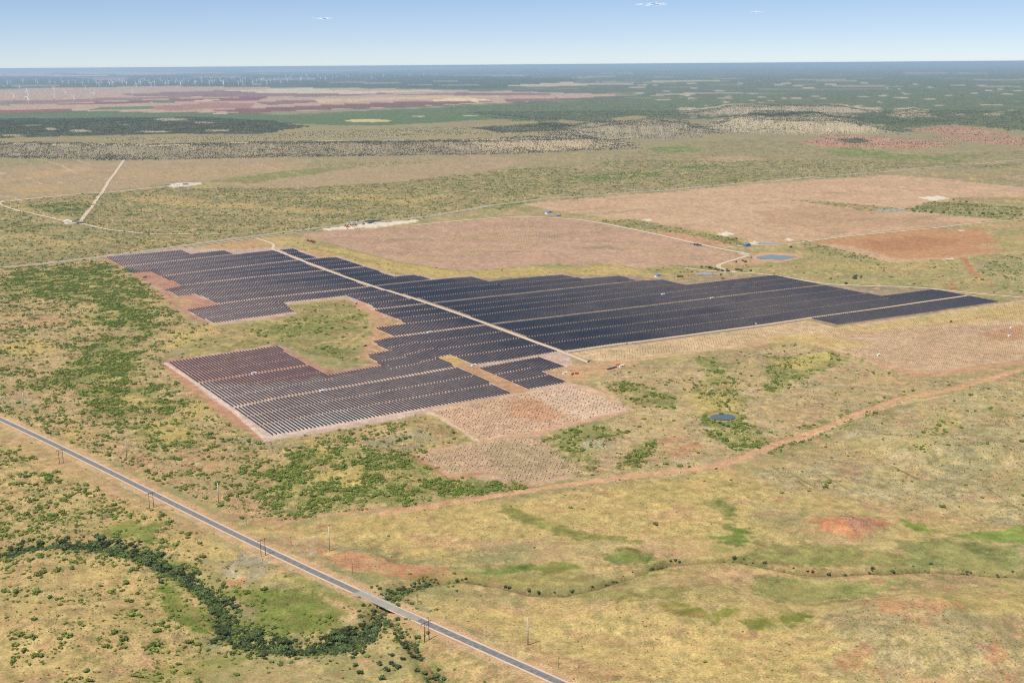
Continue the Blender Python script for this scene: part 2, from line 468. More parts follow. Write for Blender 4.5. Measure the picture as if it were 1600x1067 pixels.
for pts_, c_ in (([(850, 214), (900, 197), (1000, 188), (1060, 187), (1140, 208), (1080, 216), (960, 218)], (172, 160, 132)), ([(1120, 186), (1200, 183), (1330, 186), (1400, 208), (1300, 211), (1190, 209), (1100, 200)], (196, 180, 148)), ([(1060, 168), (1240, 165), (1375, 168), (1380, 176), (1200, 178), (1060, 178)], (190, 174, 146)), ([(1386, 181), (1400, 170), (1425, 168), (1448, 172), (1456, 181), (1420, 185)], (200, 184, 150))):
    poly(c_, pts_, n=40, rough=.6, jun=.42, nvar=.5, w=.9)
# brush country to the right, with pale outcrops
for k in range(130):
    x = 980 + rng.random() * 640; y = 130 + rng.random() ** 1.3 * 55
    ell((212, 194, 166), x, y, 3 + rng.random() * 9, 0.35 + rng.random() * 0.7, n=40, w=0.75, rough=0.4)
for k in range(70):
    x = rng.random() * 1600; y = 112 + rng.random() * 24
    ell((190, 176, 160) if rng.random() < .6 else (90, 112, 92), x, y, 15 + rng.random() * 50, 0.3 + rng.random() * 0.8, n=200, w=0.6)
# far pale rim on the left horizon
for k in range(60):
    x = rng.random() * 900 - 50; y = 119.5 - x * 0.016 - rng.random() * 8.0
    ell((226, 200, 180), x, y, 40 + rng.random() * 90, 0.5 + rng.random() * 0.7, n=400, w=0.9, rough=0)
RED = (192, 146, 120)
for pts_ in ([(1240, 224), (1290, 213), (1380, 213), (1440, 219), (1500, 226), (1420, 233), (1300, 231)], [(1420, 201), (1490, 197), (1560, 207), (1560, 213), (1480, 212)], [(1460, 215), (1540, 214), (1610, 220), (1600, 229), (1540, 224)], [(1460, 205), (1540, 203), (1600, 214), (1600, 218)]):
    poly(RED, pts_, n=70, rough=0.5, jun=0.12, nvar=0.4)
poly((110, 112, 94), [(1300, 219), (1340, 216), (1370, 222), (1330, 224)], n=25, rough=0.8, jun=0.5)
# the plain between scarp and far highway
poly((150, 140, 102), [(840, 300), (900, 262), (980, 240), (1080, 222), (1200, 216), (1260, 228), (1420, 240), (1600, 236), (1600, 258), (1400, 266), (1210, 284), (900, 312)], n=120, rough=1, dens=0.18, sage=0.3, nvar=0.4)
for pts_ in ([(870, 284), (950, 272), (1035, 266), (1035, 275), (900, 287)], [(1070, 262), (1110, 256), (1120, 264), (1080, 268)], [(1050, 285), (1130, 279), (1180, 275), (1150, 284), (1080, 289)], [(1270, 234), (1330, 231), (1460, 245), (1560, 240), (1480, 252), (1380, 252)], [(1000, 232), (1070, 229), (1110, 235), (1040, 240)], [(720, 316), (790, 310), (830, 312), (780, 325), (690, 322)]):
    poly((104, 132, 60), pts_, n=60, w=0.75, rough=1, dens=0.45)
poly((200, 164, 120), [(700, 319), (740, 315), (745, 320), (712, 324)], n=8, rough=0.3)
poly((198, 164, 130), [(1090, 248), (1170, 243), (1190, 250), (1110, 256)], n=50, w=.6)
# left fields under the scarp
poly((178, 154, 120), [(-200, 275), (0, 262), (150, 252), (400, 246), (520, 250), (760, 243), (830, 250), (790, 263), (600, 286), (440, 294), (300, 284), (160, 300), (0, 312), (-200, 318)], n=14, rough=0.35, nvar=0.25)
poly((162, 148, 110), [(430, 250), (700, 242), (740, 245), (600, 262), (490, 264)], n=40, rough=0.8, dens=0.08)
poly((140, 140, 84), [(320, 284), (400, 273), (480, 264), (560, 261), (500, 272), (390, 287)], n=10, rough=0.4)
poly((186, 158, 118), [(180, 270), (330, 262), (480, 250), (480, 260), (320, 280), (190, 285)], n=12, w=.7, rough=0.3)
for p_ in ([(0, 295), (60, 289), (130, 294), (40, 304)], [(40, 270), (130, 262), (150, 266), (60, 276)], [(0, 281), (70, 272), (80, 275), (0, 286)]):
    poly((196, 164, 112), p_, n=20, w=.7, rough=0.3)
ell((202, 160, 138), 128, 262, 14, 2.5, n=14, w=.8)
for p_ in ([(0, 271), (80, 267), (190, 266)], [(0, 281), (42, 278), (66, 288), (130, 283), (215, 276)], [(0, 305), (32, 312)], [(48, 246), (95, 258), (120, 271)], [(400, 256), (430, 264), (470, 273)], [(120, 250), (143, 258)]):
    line((214, 192, 158), p_, 9, rough=0, w=.75)
# scrub plain left of the far highway
poly((152, 142, 98), [(-200, 330), (0, 315), (40, 314), (260, 293), (420, 295), (600, 287), (790, 265), (840, 262), (900, 262), (880, 300), (815, 316), (640, 345), (480, 362), (300, 384), (165, 402), (0, 420), (-200, 440)], n=20, rough=1, dens=0.26, sage=0.5, nvar=0.4)
for p_ in ([(190, 308), (260, 305), (330, 315), (400, 318), (400, 326), (300, 325), (220, 318)], [(0, 367), (60, 364), (60, 372), (0, 374)], [(480, 305), (600, 303), (620, 309), (520, 312)], [(400, 320), (480, 325), (560, 330), (480, 333), (410, 330)], [(60, 375), (110, 378), (140, 386), (70, 384)], [(560, 310), (640, 312), (700, 302), (640, 322)]):
    poly((198, 168, 110), p_, n=30, w=.75, rough=.7, dens=0.15)
poly((200, 176, 122), [(10, 317), (40, 322), (110, 342), (100, 346), (40, 330)], n=6, w=.7, dens=0.05)
poly((110, 128, 66), [(30, 322), (110, 316), (150, 320), (110, 334), (70, 332)], n=25, w=.6, dens=1.0)
poly((118, 124, 78), [(0, 345), (70, 352), (60, 362), (0, 360)], n=25, w=.6, dens=1.0)
poly((200, 160, 116), [(330, 380), (420, 372), (430, 384), (400, 392), (300, 392)], n=12, rough=.4, dens=0.02, w=.8)
poly((196, 172, 112), [(405, 370), (455, 368), (480, 378), (440, 384)], n=10, w=.8, dens=0)
# ----- graded fields north-east of the array
FIELD_N = [(818, 319), (1000, 303), (1210, 286), (1385, 273), (1460, 278), (1600, 293), (1600, 308), (1490, 309), (1440, 322), (1420, 330), (1560, 343), (1500, 350), (1400, 360), (1270, 376), (1190, 380), (1130, 366), (1040, 353), (940, 338), (870, 331)]
poly((206, 170, 136), FIELD_N, n=7, rough=0.12, dens=0, sage=0, jun=0, nvar=0.3)
poly((188, 150, 116), [(1180, 330), (1300, 320), (1420, 335), (1500, 348), (1300, 365), (1200, 350)], n=40, w=.6)
for k in range(40):
    x = 850 + rng.random() * 700; y = 290 + rng.random() * 70
    poly((170, 144, 112) if rng.random() < .6 else (216, 184, 148), [(x - 50, y + 3), (x, y), (x + 50, y - 4), (x + 40, y - 2), (x, y + 2.5)], n=16, w=.5)
poly((236, 222, 198), [(500, 358), (560, 350), (650, 343.2), (656, 346), (610, 353), (585, 358), (540, 361.5), (515, 361)], n=2, rough=0, dens=0, sage=0, nvar=.1)
poly((232, 214, 190), [(258, 290), (275, 286.5), (310, 285), (318, 287.5), (295, 291), (270, 293)], n=4, rough=0, dens=0, sage=0, nvar=.1)
poly((226, 206, 176), [(96, 349), (104, 344.5), (114, 346), (112, 350)], n=2, rough=0, dens=0, sage=0, nvar=.1)
poly((146, 142, 92), [(1238, 313), (1290, 315), (1400, 325), (1424, 330), (1370, 331), (1300, 322)], n=10, rough=1, dens=0.2, w=.8)
poly((148, 144, 96), [(1420, 328), (1450, 315), (1520, 318), (1600, 325), (1600, 345), (1500, 338)], n=14, rough=1, dens=0.5)
poly((150, 142, 94), [(935, 345), (990, 342), (1060, 356), (1130, 370), (1180, 384), (1150, 386), (1050, 370)], n=6, rough=1, dens=0.3)
poly((206, 156, 120), [(1020, 361), (1060, 364), (1120, 376), (1150, 386), (1100, 386), (1040, 370)], n=5, rough=.3, dens=0)
REDPAD = [(1268, 379), (1330, 370), (1420, 360), (1530, 357), (1560, 379), (1520, 384), (1568, 393), (1500, 403), (1408, 412), (1385, 409), (1330, 394)]
poly((196, 146, 104), REDPAD, n=5, rough=0.05, dens=0, sage=0, jun=0, nvar=.2)
poly((206, 176, 140), [(1280, 381), (1330, 384), (1400, 404), (1480, 402), (1560, 392), (1500, 403), (1408, 412), (1385, 409), (1330, 394)], n=8, w=.75)
poly((182, 128, 88), [(1350, 378), (1440, 368), (1500, 378), (1440, 392), (1370, 392)], n=20, w=.6)
poly((196, 130, 92), [(1500, 402), (1508, 402), (1525, 425), (1560, 448), (1545, 446), (1512, 424)], n=4, rough=.1, dens=0)
PADS = [[(1434, 309), (1466, 306), (1484, 310), (1458, 314)], [(1118, 366), (1135, 362), (1150, 366), (1133, 369)], [(1002, 344), (1012, 342), (1022, 344), (1010, 346)], [(704, 418), (726, 416), (738, 421), (722, 423)], [(738, 419), (756, 417), (760, 419), (744, 421)], [(1100, 410), (1107, 408), (1116, 410), (1108, 412)], [(1123, 406), (1132, 404), (1140, 406), (1130, 408)], [(1472, 405), (1488, 403), (1492, 406), (1476, 408)], [(1150, 397), (1160, 394), (1172, 397), (1162, 399)], [(1170, 379), (1180, 377), (1186, 380), (1176, 382)], [(284, 390), (296, 388.5), (303, 391), (291, 393)], [(1225, 374), (1232, 372.5), (1240, 375), (1233, 376.5)], [(1497, 360), (1503, 359), (1508, 360.5), (1500, 361.5)]]
for p_ in PADS:
    poly((232, 224, 204), p_, rough=0, dens=0, sage=0, nvar=.05)
# grass around reservoir and to the right
poly((166, 156, 104), [(1060, 432), (1110, 416), (1180, 414), (1250, 405), (1290, 388), (1330, 396), (1390, 411), (1500, 405), (1520, 428), (1560, 450), (1440, 446), (1330, 446), (1280, 442), (1205, 428), (1080, 444)], n=8, rough=.9, dens=.03, sage=.1)
poly((192, 170, 104), [(1210, 420), (1300, 412), (1420, 416), (1500, 420), (1420, 424), (1300, 420)], n=16, w=.7, dens=.15)
poly((160, 154, 108), [(1560, 400), (1600, 396), (1600, 462), (1560, 450), (1525, 425)], n=10, rough=1, dens=.25)
poly((152, 148, 104), [(1250, 376), (1290, 384), (1380, 408), (1330, 405), (1260, 392)], n=6, w=.8, dens=.4)
poly((212, 170, 136), [(1170, 399), (1200, 394), (1240, 396), (1256, 402), (1218, 411), (1180, 408)], n=2, rough=0, dens=0)
poly((206, 162, 128), [(1130, 410), (1165, 402), (1200, 409), (1190, 414), (1140, 416)], n=6, w=.8, rough=.2, dens=0)
# post field north of the array
FIELD_M = [(470, 366), (520, 360), (640, 352), (800, 339), (860, 340), (930, 347), (1020, 366), (1110, 386), (1168, 400), (1120, 414), (1050, 414), (1000, 420), (960, 411), (930, 412), (905, 417), (875, 411), (800, 418), (720, 424), (620, 408), (545, 388)]
poly((194, 158, 132), FIELD_M, n=4, rough=0.12, dens=0, sage=0, nvar=.3)
for k in range(34):
    x = 520 + rng.random() * 560; y = 350 + rng.random() * 55
    poly(((196, 172, 116), (156, 140, 112), (204, 172, 138))[k % 3], [(x - 40, y + 2), (x, y - 1), (x + 55, y + 2), (x + 20, y + 4)], n=14, w=.5)
poly((196, 172, 104), [(440, 378), (490, 384), (545, 392), (620, 410), (720, 425), (875, 413), (905, 419), (935, 414), (1000, 422), (1050, 416), (1100, 420), (1070, 438), (1000, 436), (880, 428), (800, 432), (760, 438), (680, 432), (600, 424), (540, 405), (500, 396)], n=5, rough=.7, dens=.01)
poly((150, 142, 88), [(460, 380), (540, 396), (600, 412), (580, 413), (500, 394)], n=6, w=.6, dens=.08)
poly((150, 144, 92), [(870, 412), (905, 418), (860, 420), (830, 417)], n=3, w=.7)
poly((154, 146, 96), [(1010, 420), (1080, 415), (1110, 420), (1060, 428), (1000, 427)], n=5, w=.7, dens=.1)
poly((204, 150, 114), [(475, 391), (510, 394), (540, 402), (495, 402)], n=4, w=.8, dens=0)
# ----- ground of the array
SOIL = (200, 172, 156)
ARRAY = [(150, 400), (280, 386), (370, 390), (425, 386), (460, 386), (500, 402), (530, 400), (620, 430), (650, 427), (680, 435), (738, 430), (768, 438), (880, 427), (912, 434), (970, 429), (1000, 436), (1036, 435), (1076, 443), (1205, 428), (1290, 443), (1380, 460), (1460, 450), (1515, 460), (1566, 472), (1307, 511), (1264, 500), (890, 552), (900, 596), (860, 612), (800, 620), (690, 644), (408, 692), (400, 680), (252, 570), (265, 560), (436, 536), (484, 566), (515, 580), (590, 568), (566, 556), (600, 547), (576, 534), (610, 524), (582, 514), (630, 504), (580, 486), (540, 466), (446, 476), (465, 490), (330, 510), (285, 485), (250, 455), (200, 428)]
poly(SOIL, ARRAY, n=3, rough=0.08, dens=0, sage=0, jun=0, nvar=.3)
poly((186, 132, 110), [(150, 400), (165, 399), (205, 424), (240, 422), (290, 448), (262, 460), (300, 460), (350, 477), (296, 488), (335, 508), (330, 512), (280, 486), (240, 460), (250, 452), (200, 430)], n=5, w=.8)
poly((200, 176, 112), [(240, 445), (265, 455), (285, 480), (310, 472), (280, 462)], n=8, w=.5)
poly((184, 128, 108), [(250, 568), (270, 560), (430, 540), (480, 570), (515, 586), (430, 600), (330, 600), (300, 598)], n=14, w=.75)
poly((216, 190, 174), [(300, 598), (330, 598), (420, 660), (560, 650), (640, 636), (640, 648), (416, 688), (400, 675)], n=14, w=.75)
poly((222, 206, 192), [(412, 668), (520, 640), (600, 636), (580, 652), (430, 682)], n=8, w=.8)
poly((196, 140, 112), [(248, 568), (258, 566), (330, 622), (380, 655), (412, 690), (398, 688), (330, 640)], n=2.5, w=.9)
line((228, 202, 184), [(258, 567), (310, 601), (365, 642), (412, 683), (440, 680), (560, 658), (660, 640)], 7, n=1, w=.85)
poly((180, 134, 114), [(430, 537), (486, 564), (520, 580), (600, 566), (600, 572), (513, 590), (478, 574)], n=3, w=.8)
poly((208, 158, 126), [(560, 470), (592, 486), (640, 507), (600, 515), (616, 527), (590, 534), (606, 549), (585, 556), (596, 570), (560, 560), (566, 530), (580, 512), (572, 492), (545, 480)], n=9, w=.85, dens=0)
poly((190, 146, 110), [(640, 560), (700, 555), (740, 570), (720, 575), (690, 562)], n=2, w=.3)
poly((206, 170, 106), [(685, 558), (705, 554), (732, 566), (715, 573)], n=2, w=.9)
poly((196, 152, 114), [(715, 573), (740, 570), (830, 610), (805, 617)], n=1.5, w=.9)
poly((158, 140, 120), [(500, 418), (600, 434), (680, 438), (880, 430), (1205, 428), (1290, 443), (1460, 450), (1566, 472), (1307, 511), (1264, 500), (890, 552), (800, 525), (671, 478)], n=4, w=.8)  # brownish soil, with shade under the right-hand rows painted into the colour
# bay of grass in the array
poly((158, 146, 92), [(345, 515), (470, 490), (452, 478), (540, 470), (575, 490), (580, 520), (560, 545), (490, 550), (430, 538), (280, 560), (320, 520)], n=7, rough=.9, dens=.1, nvar=.4)
poly((120, 128, 62), [(400, 512), (470, 495), (560, 490), (572, 496), (540, 510), (560, 518), (440, 528), (390, 524)], n=14, w=.75, dens=.35)
poly((112, 124, 60), [(465, 548), (500, 540), (530, 543), (560, 552), (555, 564), (500, 556)], n=8, w=.8, dens=.4)
line((204, 168, 126), [(490, 540), (540, 528), (576, 517), (580, 490)], 6, n=1.5, w=.85, dens=0)
line((204, 168, 126), [(530, 545), (560, 525), (576, 515)], 5, n=1, w=.7, dens=0)
# storage blocks in front
PADF1 = [(668, 644), (700, 634), (800, 616), (830, 611), (888, 598), (920, 603), (995, 638), (985, 643), (850, 676), (842, 683), (748, 692)]
PADF2 = [(636, 712), (650, 706), (745, 690), (830, 676), (842, 684), (928, 738), (915, 744), (800, 767), (756, 752), (735, 744), (702, 749)]
poly((212, 174, 142), PADF1, n=2, rough=.15, dens=0, sage=0, nvar=.25)
poly((226, 196, 170), [(826, 612), (885, 600), (985, 638), (910, 655), (870, 640)], n=6, w=.7)
poly((206, 146, 106), [(790, 630), (830, 620), (880, 650), (850, 660), (800, 650)], n=10, w=.6)
poly((196, 166, 132), PADF2, n=2, rough=.2, dens=0, sage=0, nvar=.25)
poly((170, 152, 114), [(760, 690), (830, 690), (890, 730), (800, 745), (760, 720)], n=10, w=.5)
poly((190, 130, 100), [(634, 712), (650, 705), (705, 742), (760, 738), (700, 752)], n=3, w=.85)
line((226, 196, 172), [(670, 644), (710, 666), (746, 690)], 8, n=1, w=.9)
line((206, 162, 136), [(648, 710), (745, 691), (850, 675), (990, 640)], 9, n=1, w=.85)
line((204, 164, 140), [(655, 712), (703, 744), (760, 735), (802, 762), (922, 738), (842, 684)], 7, n=1, w=.85)
line((212, 178, 150), [(888, 598), (940, 614), (992, 638)], 7, n=1, w=.8)
# dirt yard beside the block
poly((202, 162, 122), [(850, 580), (885, 572), (930, 566), (1000, 562), (1000, 570), (940, 590), (915, 600), (890, 596)], n=4, rough=.3, dens=0)
poly((176, 162, 112), [(905, 590), (935, 582), (945, 600), (980, 630), (930, 605)], n=4, w=.7, dens=.02)
# pile fields on the right
POSTF = [(892, 552), (1262, 501), (1307, 512), (1560, 474), (1600, 468), (1600, 568), (1450, 590), (1380, 575), (1300, 545), (1240, 530), (1110, 548), (1000, 564), (935, 566)]
poly((214, 184, 144), POSTF, n=4, rough=.35, dens=0, sage=0, nvar=.3)
poly((210, 184, 116), [(1300, 515), (1560, 478), (1600, 476), (1600, 498), (1440, 510), (1330, 525)], n=12, w=.7)
poly((206, 170, 140), [(1250, 525), (1400, 512), (1600, 505), (1600, 560), (1450, 585), (1380, 570), (1300, 545)], n=18, w=.7)
poly((200, 140, 104), [(1530, 522), (1600, 508), (1600, 530), (1560, 534)], n=8, w=.6)
poly((204, 156, 122), [(1360, 562), (1400, 572), (1450, 582), (1600, 560), (1600, 570), (1450, 593), (1390, 582)], n=4, w=.8)
line((206, 156, 120), [(940, 566), (1110, 547), (1240, 529), (1300, 520)], 9, n=2, w=.7)
line((198, 142, 108), [(1440, 510), (1510, 500), (1600, 486)], 6, n=1, w=.8)
poly((214, 186, 116), [(1170, 532), (1270, 520), (1310, 528), (1370, 542), (1300, 545), (1230, 536)], n=8, w=.7)
# rough grass below: bowl with pond, brush
poly((188, 164, 124), [(935, 590), (990, 570), (1110, 553), (1240, 536), (1330, 555), (1440, 595), (1540, 590), (1390, 640), (1180, 720), (1080, 740), (900, 770), (860, 690), (990, 645)], n=10, rough=1, dens=.09, sage=.35, nvar=.4)
for p_, d_ in (([(1100, 560), (1130, 575), (1150, 600), (1170, 620), (1120, 640), (1080, 610), (1100, 590)], .45), ([(945, 595), (1000, 600), (1050, 620), (1060, 640), (1000, 630), (950, 610)], .7), ([(1130, 660), (1160, 650), (1190, 680), (1190, 700), (1140, 700), (1110, 680)], 1.0), ([(1000, 690), (1030, 680), (1020, 710), (990, 730), (960, 735)], 1.2), ([(845, 685), (900, 668), (960, 665), (990, 675), (930, 700), (925, 735), (880, 710)], .9), ([(1210, 560), (1300, 550), (1330, 565), (1240, 600), (1190, 620)], .35), ([(1250, 670), (1330, 650), (1400, 625), (1340, 660), (1200, 710)], .7)):
    poly((136, 142, 70), p_, n=16, w=.8, dens=d_ * 2.0)
for p_ in ([(1210, 565), (1300, 545), (1310, 560), (1250, 580)], [(1060, 618), (1130, 610), (1160, 640), (1100, 650)], [(990, 650), (1030, 645), (1010, 655)], [(960, 745), (1010, 735), (1000, 745)]):
    poly((210, 188, 106), p_, n=12, w=.7)
line((212, 178, 134), [(932, 594), (938, 604), (960, 620), (1000, 636), (1040, 643), (1052, 652), (1030, 656)], 6, n=1, w=.9, dens=0)
poly((196, 168, 130), [(985, 690), (1040, 650), (1050, 655), (960, 725), (940, 735)], n=8, w=.6, dens=.05)
poly((190, 178, 150), [(900, 690), (940, 683), (960, 695), (930, 708), (900, 704)], n=10, w=.7, dens=.1)
for p_ in ([(1030, 690), (1060, 682), (1060, 688), (1036, 694)], [(1040, 696), (1090, 690), (1100, 700), (1060, 712), (1030, 706)]):
    poly((206, 140, 108), p_, n=9, w=.75, dens=.05)
ell((128, 138, 66), 1129, 654, 30, 11, n=8, w=.85, dens=.3); ell((186, 150, 112), 1129, 651.5, 22.5, 7, n=4, w=.8, dens=0)
# long dirt track across the right
line((210, 158, 118), [(600, 802), (700, 786), (800, 770), (900, 756), (1000, 742), (1120, 728), (1200, 700), (1280, 672), (1340, 646), (1400, 625), (1480, 610), (1540, 594), (1600, 576)], 12, n=3, w=.9, dens=0, sage=0, rough=.3)
line((222, 180, 146), [(1120, 727), (1150, 718), (1200, 698)], 6, n=1.5, w=.8)
line((214, 166, 126), [(1240, 692), (1330, 655), (1400, 632), (1480, 618)], 4, n=1, w=.7)
line((200, 146, 112), [(400, 818), (500, 806), (600, 796), (760, 776), (800, 768)], 10, n=3, w=.85, dens=0, rough=.4)
# right slope
poly((180, 164, 122), [(1180, 735), (1280, 690), (1400, 640), (1500, 612), (1620, 580), (1620, 830), (1450, 800), (1300, 770), (1180, 780)], n=14, rough=1, dens=.05, sage=.9, nvar=.4)
poly((196, 176, 112), [(1420, 690), (1480, 640), (1500, 650), (1470, 700), (1440, 720)], n=16, w=.7, dens=.5)
poly((150, 148, 112), [(1450, 720), (1540, 690), (1600, 700), (1590, 730), (1500, 740)], n=20, w=.6, sage=3.5)
for p_ in ([(1260, 815), (1300, 803), (1360, 808), (1400, 812), (1370, 830), (1330, 845), (1290, 835)], ):
    poly((210, 136, 96), p_, n=14, w=.95, dens=0, rough=.4)
poly((186, 140, 120), [(1300, 806), (1350, 803), (1375, 822), (1340, 830)], n=6, w=.7, sage=1.5)
# yellow dry foreground
poly((206, 178, 112), [(420, 830), (640, 800), (900, 765), (1120, 735), (1200, 750), (1180, 830), (1000, 850), (760, 850), (640, 870), (500, 850)], n=30, rough=.8, dens=.015, sage=.15, nvar=.3, w=.85)
poly((210, 182, 116), [(860, 930), (960, 935), (1060, 970), (1200, 985), (1330, 1000), (1330, 1080), (930, 1080), (760, 985), (640, 945)], n=26, rough=.8, dens=.01, sage=.2, w=.85)
poly((206, 182, 112), [(1460, 918), (1600, 905), (1640, 960), (1500, 955), (1440, 940)], n=20, w=.8, dens=.0)
poly((206, 180, 116), [(1180, 760), (1280, 770), (1440, 810), (1300, 800), (1200, 800)], n=20, w=.7)
for p_ in ([(760, 1000), (860, 1020), (980, 1045), (940, 1065), (820, 1030)], [(880, 985), (940, 990), (960, 1005), (900, 1000)], [(1000, 800), (1060, 790), (1090, 810), (1020, 820)], [(640, 840), (760, 842), (880, 848), (760, 856), (660, 852)], [(800, 800), (860, 790), (880, 800)]):
    poly((204, 158, 120), p_, n=16, w=.65)
# green of the shallow valley
GREENS = []
for p_, c_ in (([(780, 785), (830, 805), (880, 825), (960, 838), (1000, 850), (950, 846), (870, 836), (800, 808)], (138, 140, 70)), ([(940, 870), (980, 858), (1020, 870), (1010, 882), (950, 880)], (116, 130, 60)), ([(1112, 838), (1140, 824), (1170, 826), (1165, 845), (1150, 852)], (106, 132, 48)), ([(1125, 770), (1140, 790), (1140, 825), (1125, 820)], (140, 146, 76)), ([(825, 888), (890, 880), (900, 884), (850, 893)], (112, 136, 50)), ([(730, 895), (780, 888), (830, 884), (780, 900)], (112, 138, 52)), ([(1028, 945), (1060, 938), (1100, 950), (1140, 965), (1060, 958)], (134, 136, 48)), ([(1080, 958), (1130, 948), (1170, 948), (1140, 970)], (126, 132, 50)), ([(1150, 970), (1200, 965), (1260, 955), (1270, 965), (1180, 980)], (126, 134, 50)), ([(1260, 870), (1300, 873), (1296, 887), (1262, 882)], (110, 140, 48)), ([(1300, 920), (1330, 917), (1332, 926), (1305, 925)], (100, 138, 34)), ([(1405, 810), (1440, 820), (1460, 832), (1420, 825)], (120, 146, 44)), ([(1500, 838), (1560, 826), (1620, 820), (1620, 850), (1540, 846)], (110, 142, 52)), ([(1160, 880), (1300, 885), (1450, 880), (1450, 870), (1300, 850), (1200, 852)], (150, 146, 84)), ([(1180, 900), (1320, 905), (1420, 900), (1400, 925), (1250, 945), (1180, 930)], (146, 146, 84)), ([(1400, 845), (1600, 850), (1600, 890), (1420, 888)], (146, 150, 88)), ([(880, 930), (1000, 918), (1100, 920), (1050, 935), (950, 935)], (160, 152, 88)), ([(700, 905), (820, 900), (900, 905), (830, 922), (740, 905)], (170, 156, 92))):
    poly(c_, p_, n=14, w=.85, rough=.7, nvar=.35); GREENS.append((c_, p_))
for k in range(60):
    x = 940 + rng.random() * 640; y = 858 + rng.random() * 62
    ell(((112, 136, 54), (132, 142, 70), (196, 150, 108))[k % 3], x, y, 6 + rng.random() * 16, 1.5 + rng.random() * 3, n=9, w=.6)
# red and grey knolls lower right
poly((178, 162, 120), [(1290, 960), (1350, 935), (1440, 945), (1560, 985), (1620, 1000), (1620, 1080), (1330, 1080), (1310, 1000)], n=22, w=.8, rough=1, sage=.6, nvar=.35)
for p_ in ([(1350, 940), (1380, 932), (1420, 945), (1390, 958)], [(1430, 945), (1490, 945), (1460, 955)], [(1430, 965), (1450, 970), (1440, 978)], [(1545, 980), (1560, 975), (1570, 1010), (1590, 1040), (1540, 1035), (1550, 1000)], [(1520, 1000), (1545, 1000), (1530, 1010)], [(1310, 1020), (1350, 1025), (1370, 1050), (1340, 1040)], [(1400, 1060), (1450, 1050), (1480, 1075), (1400, 1080)], [(1580, 990), (1620, 985), (1620, 1005)], [(1345, 928), (1380, 925), (1376, 931)], [(1500, 1060), (1580, 1055), (1600, 1080), (1500, 1080)]):
    poly((214, 148, 108), p_, n=14, w=.75, sage=.2)
line((200, 172, 126), [(1510, 1067), (1540, 1046), (1570, 1042), (1600, 1040)], 5, n=1, w=.8)
# left brush country
poly((186, 160, 116), [(-60, 425), (0, 420), (165, 405), (205, 428), (250, 460), (290, 500), (310, 520), (250, 560), (255, 575), (330, 640), (410, 692), (560, 668), (680, 650), (720, 690), (640, 715), (700, 750), (790, 768), (600, 795), (420, 812), (385, 815), (250, 755), (120, 695), (0, 650), (-60, 620)], n=6, rough=1, dens=.85, sage=.5, nvar=.4)
for p_, d_ in (([(0, 430), (100, 418), (180, 415), (240, 455), (255, 490), (230, 520), (130, 505), (150, 470), (60, 470), (0, 455)], 1.6), ([(80, 590), (160, 530), (220, 530), (230, 570), (200, 610), (120, 620)], 1.5), ([(400, 740), (450, 700), (560, 690), (640, 720), (760, 765), (640, 785), (460, 800), (400, 790)], 2.0), ([(120, 610), (230, 600), (300, 660), (330, 700), (230, 690)], 1.0), ([(660, 740), (700, 752), (790, 766), (740, 772), (660, 765)], 2.2)):
    poly((134, 140, 70), p_, n=30, w=.8, dens=d_ * 1.6)
for p_ in ([(180, 615), (215, 618), (240, 635), (200, 632)], [(280, 640), (310, 625), (330, 640), (300, 655)], [(90, 660), (140, 670), (150, 690), (120, 685)], [(480, 690), (520, 695), (530, 720), (500, 720)], [(0, 540), (60, 530), (90, 545), (40, 556)], [(260, 520), (300, 515), (340, 505), (330, 520), (270, 545)], [(480, 740), (560, 725), (600, 760), (520, 770)], [(220, 660), (280, 650), (300, 680), (260, 690)]):
    poly((212, 184, 108), p_, n=16, w=.75, dens=.3)
for p_ in ([(40, 500), (90, 492), (110, 505), (60, 512)], [(0, 490), (40, 495), (50, 510), (0, 512)], [(270, 700), (330, 705), (360, 740), (300, 730)], [(140, 680), (200, 700), (250, 740), (200, 730)], [(380, 770), (430, 790), (400, 810), (340, 790)]):
    poly((202, 156, 122), p_, n=14, w=.6, dens=.25)
poly((158, 152, 124), [(560, 690), (600, 680), (650, 672), (700, 690), (640, 700), (580, 705)], n=12, w=.8, dens=.15, sage=1.5)
poly((160, 152, 122), [(410, 698), (450, 690), (470, 700), (430, 712)], n=10, w=.7, dens=.2, sage=1.2)
poly((160, 152, 118), [(340, 690), (390, 680), (410, 700), (360, 708)], n=8, w=.7, dens=.2, sage=1.2)
poly((176, 152, 104), [(600, 662), (660, 645), (720, 672), (740, 688), (660, 672)], n=3, w=.8, dens=.05)
poly((164, 156, 122), [(0, 618), (50, 615), (60, 635), (0, 640)], n=8, w=.6, dens=.15)
poly((200, 160, 118), [(0, 663), (60, 690), (140, 735), (240, 790), (330, 830), (300, 835), (200, 800), (90, 740), (0, 700)], n=9, w=.75, rough=.6, dens=.05)
poly((150, 140, 100), [(0, 660), (25, 665), (40, 680), (0, 690)], n=6, w=.6)
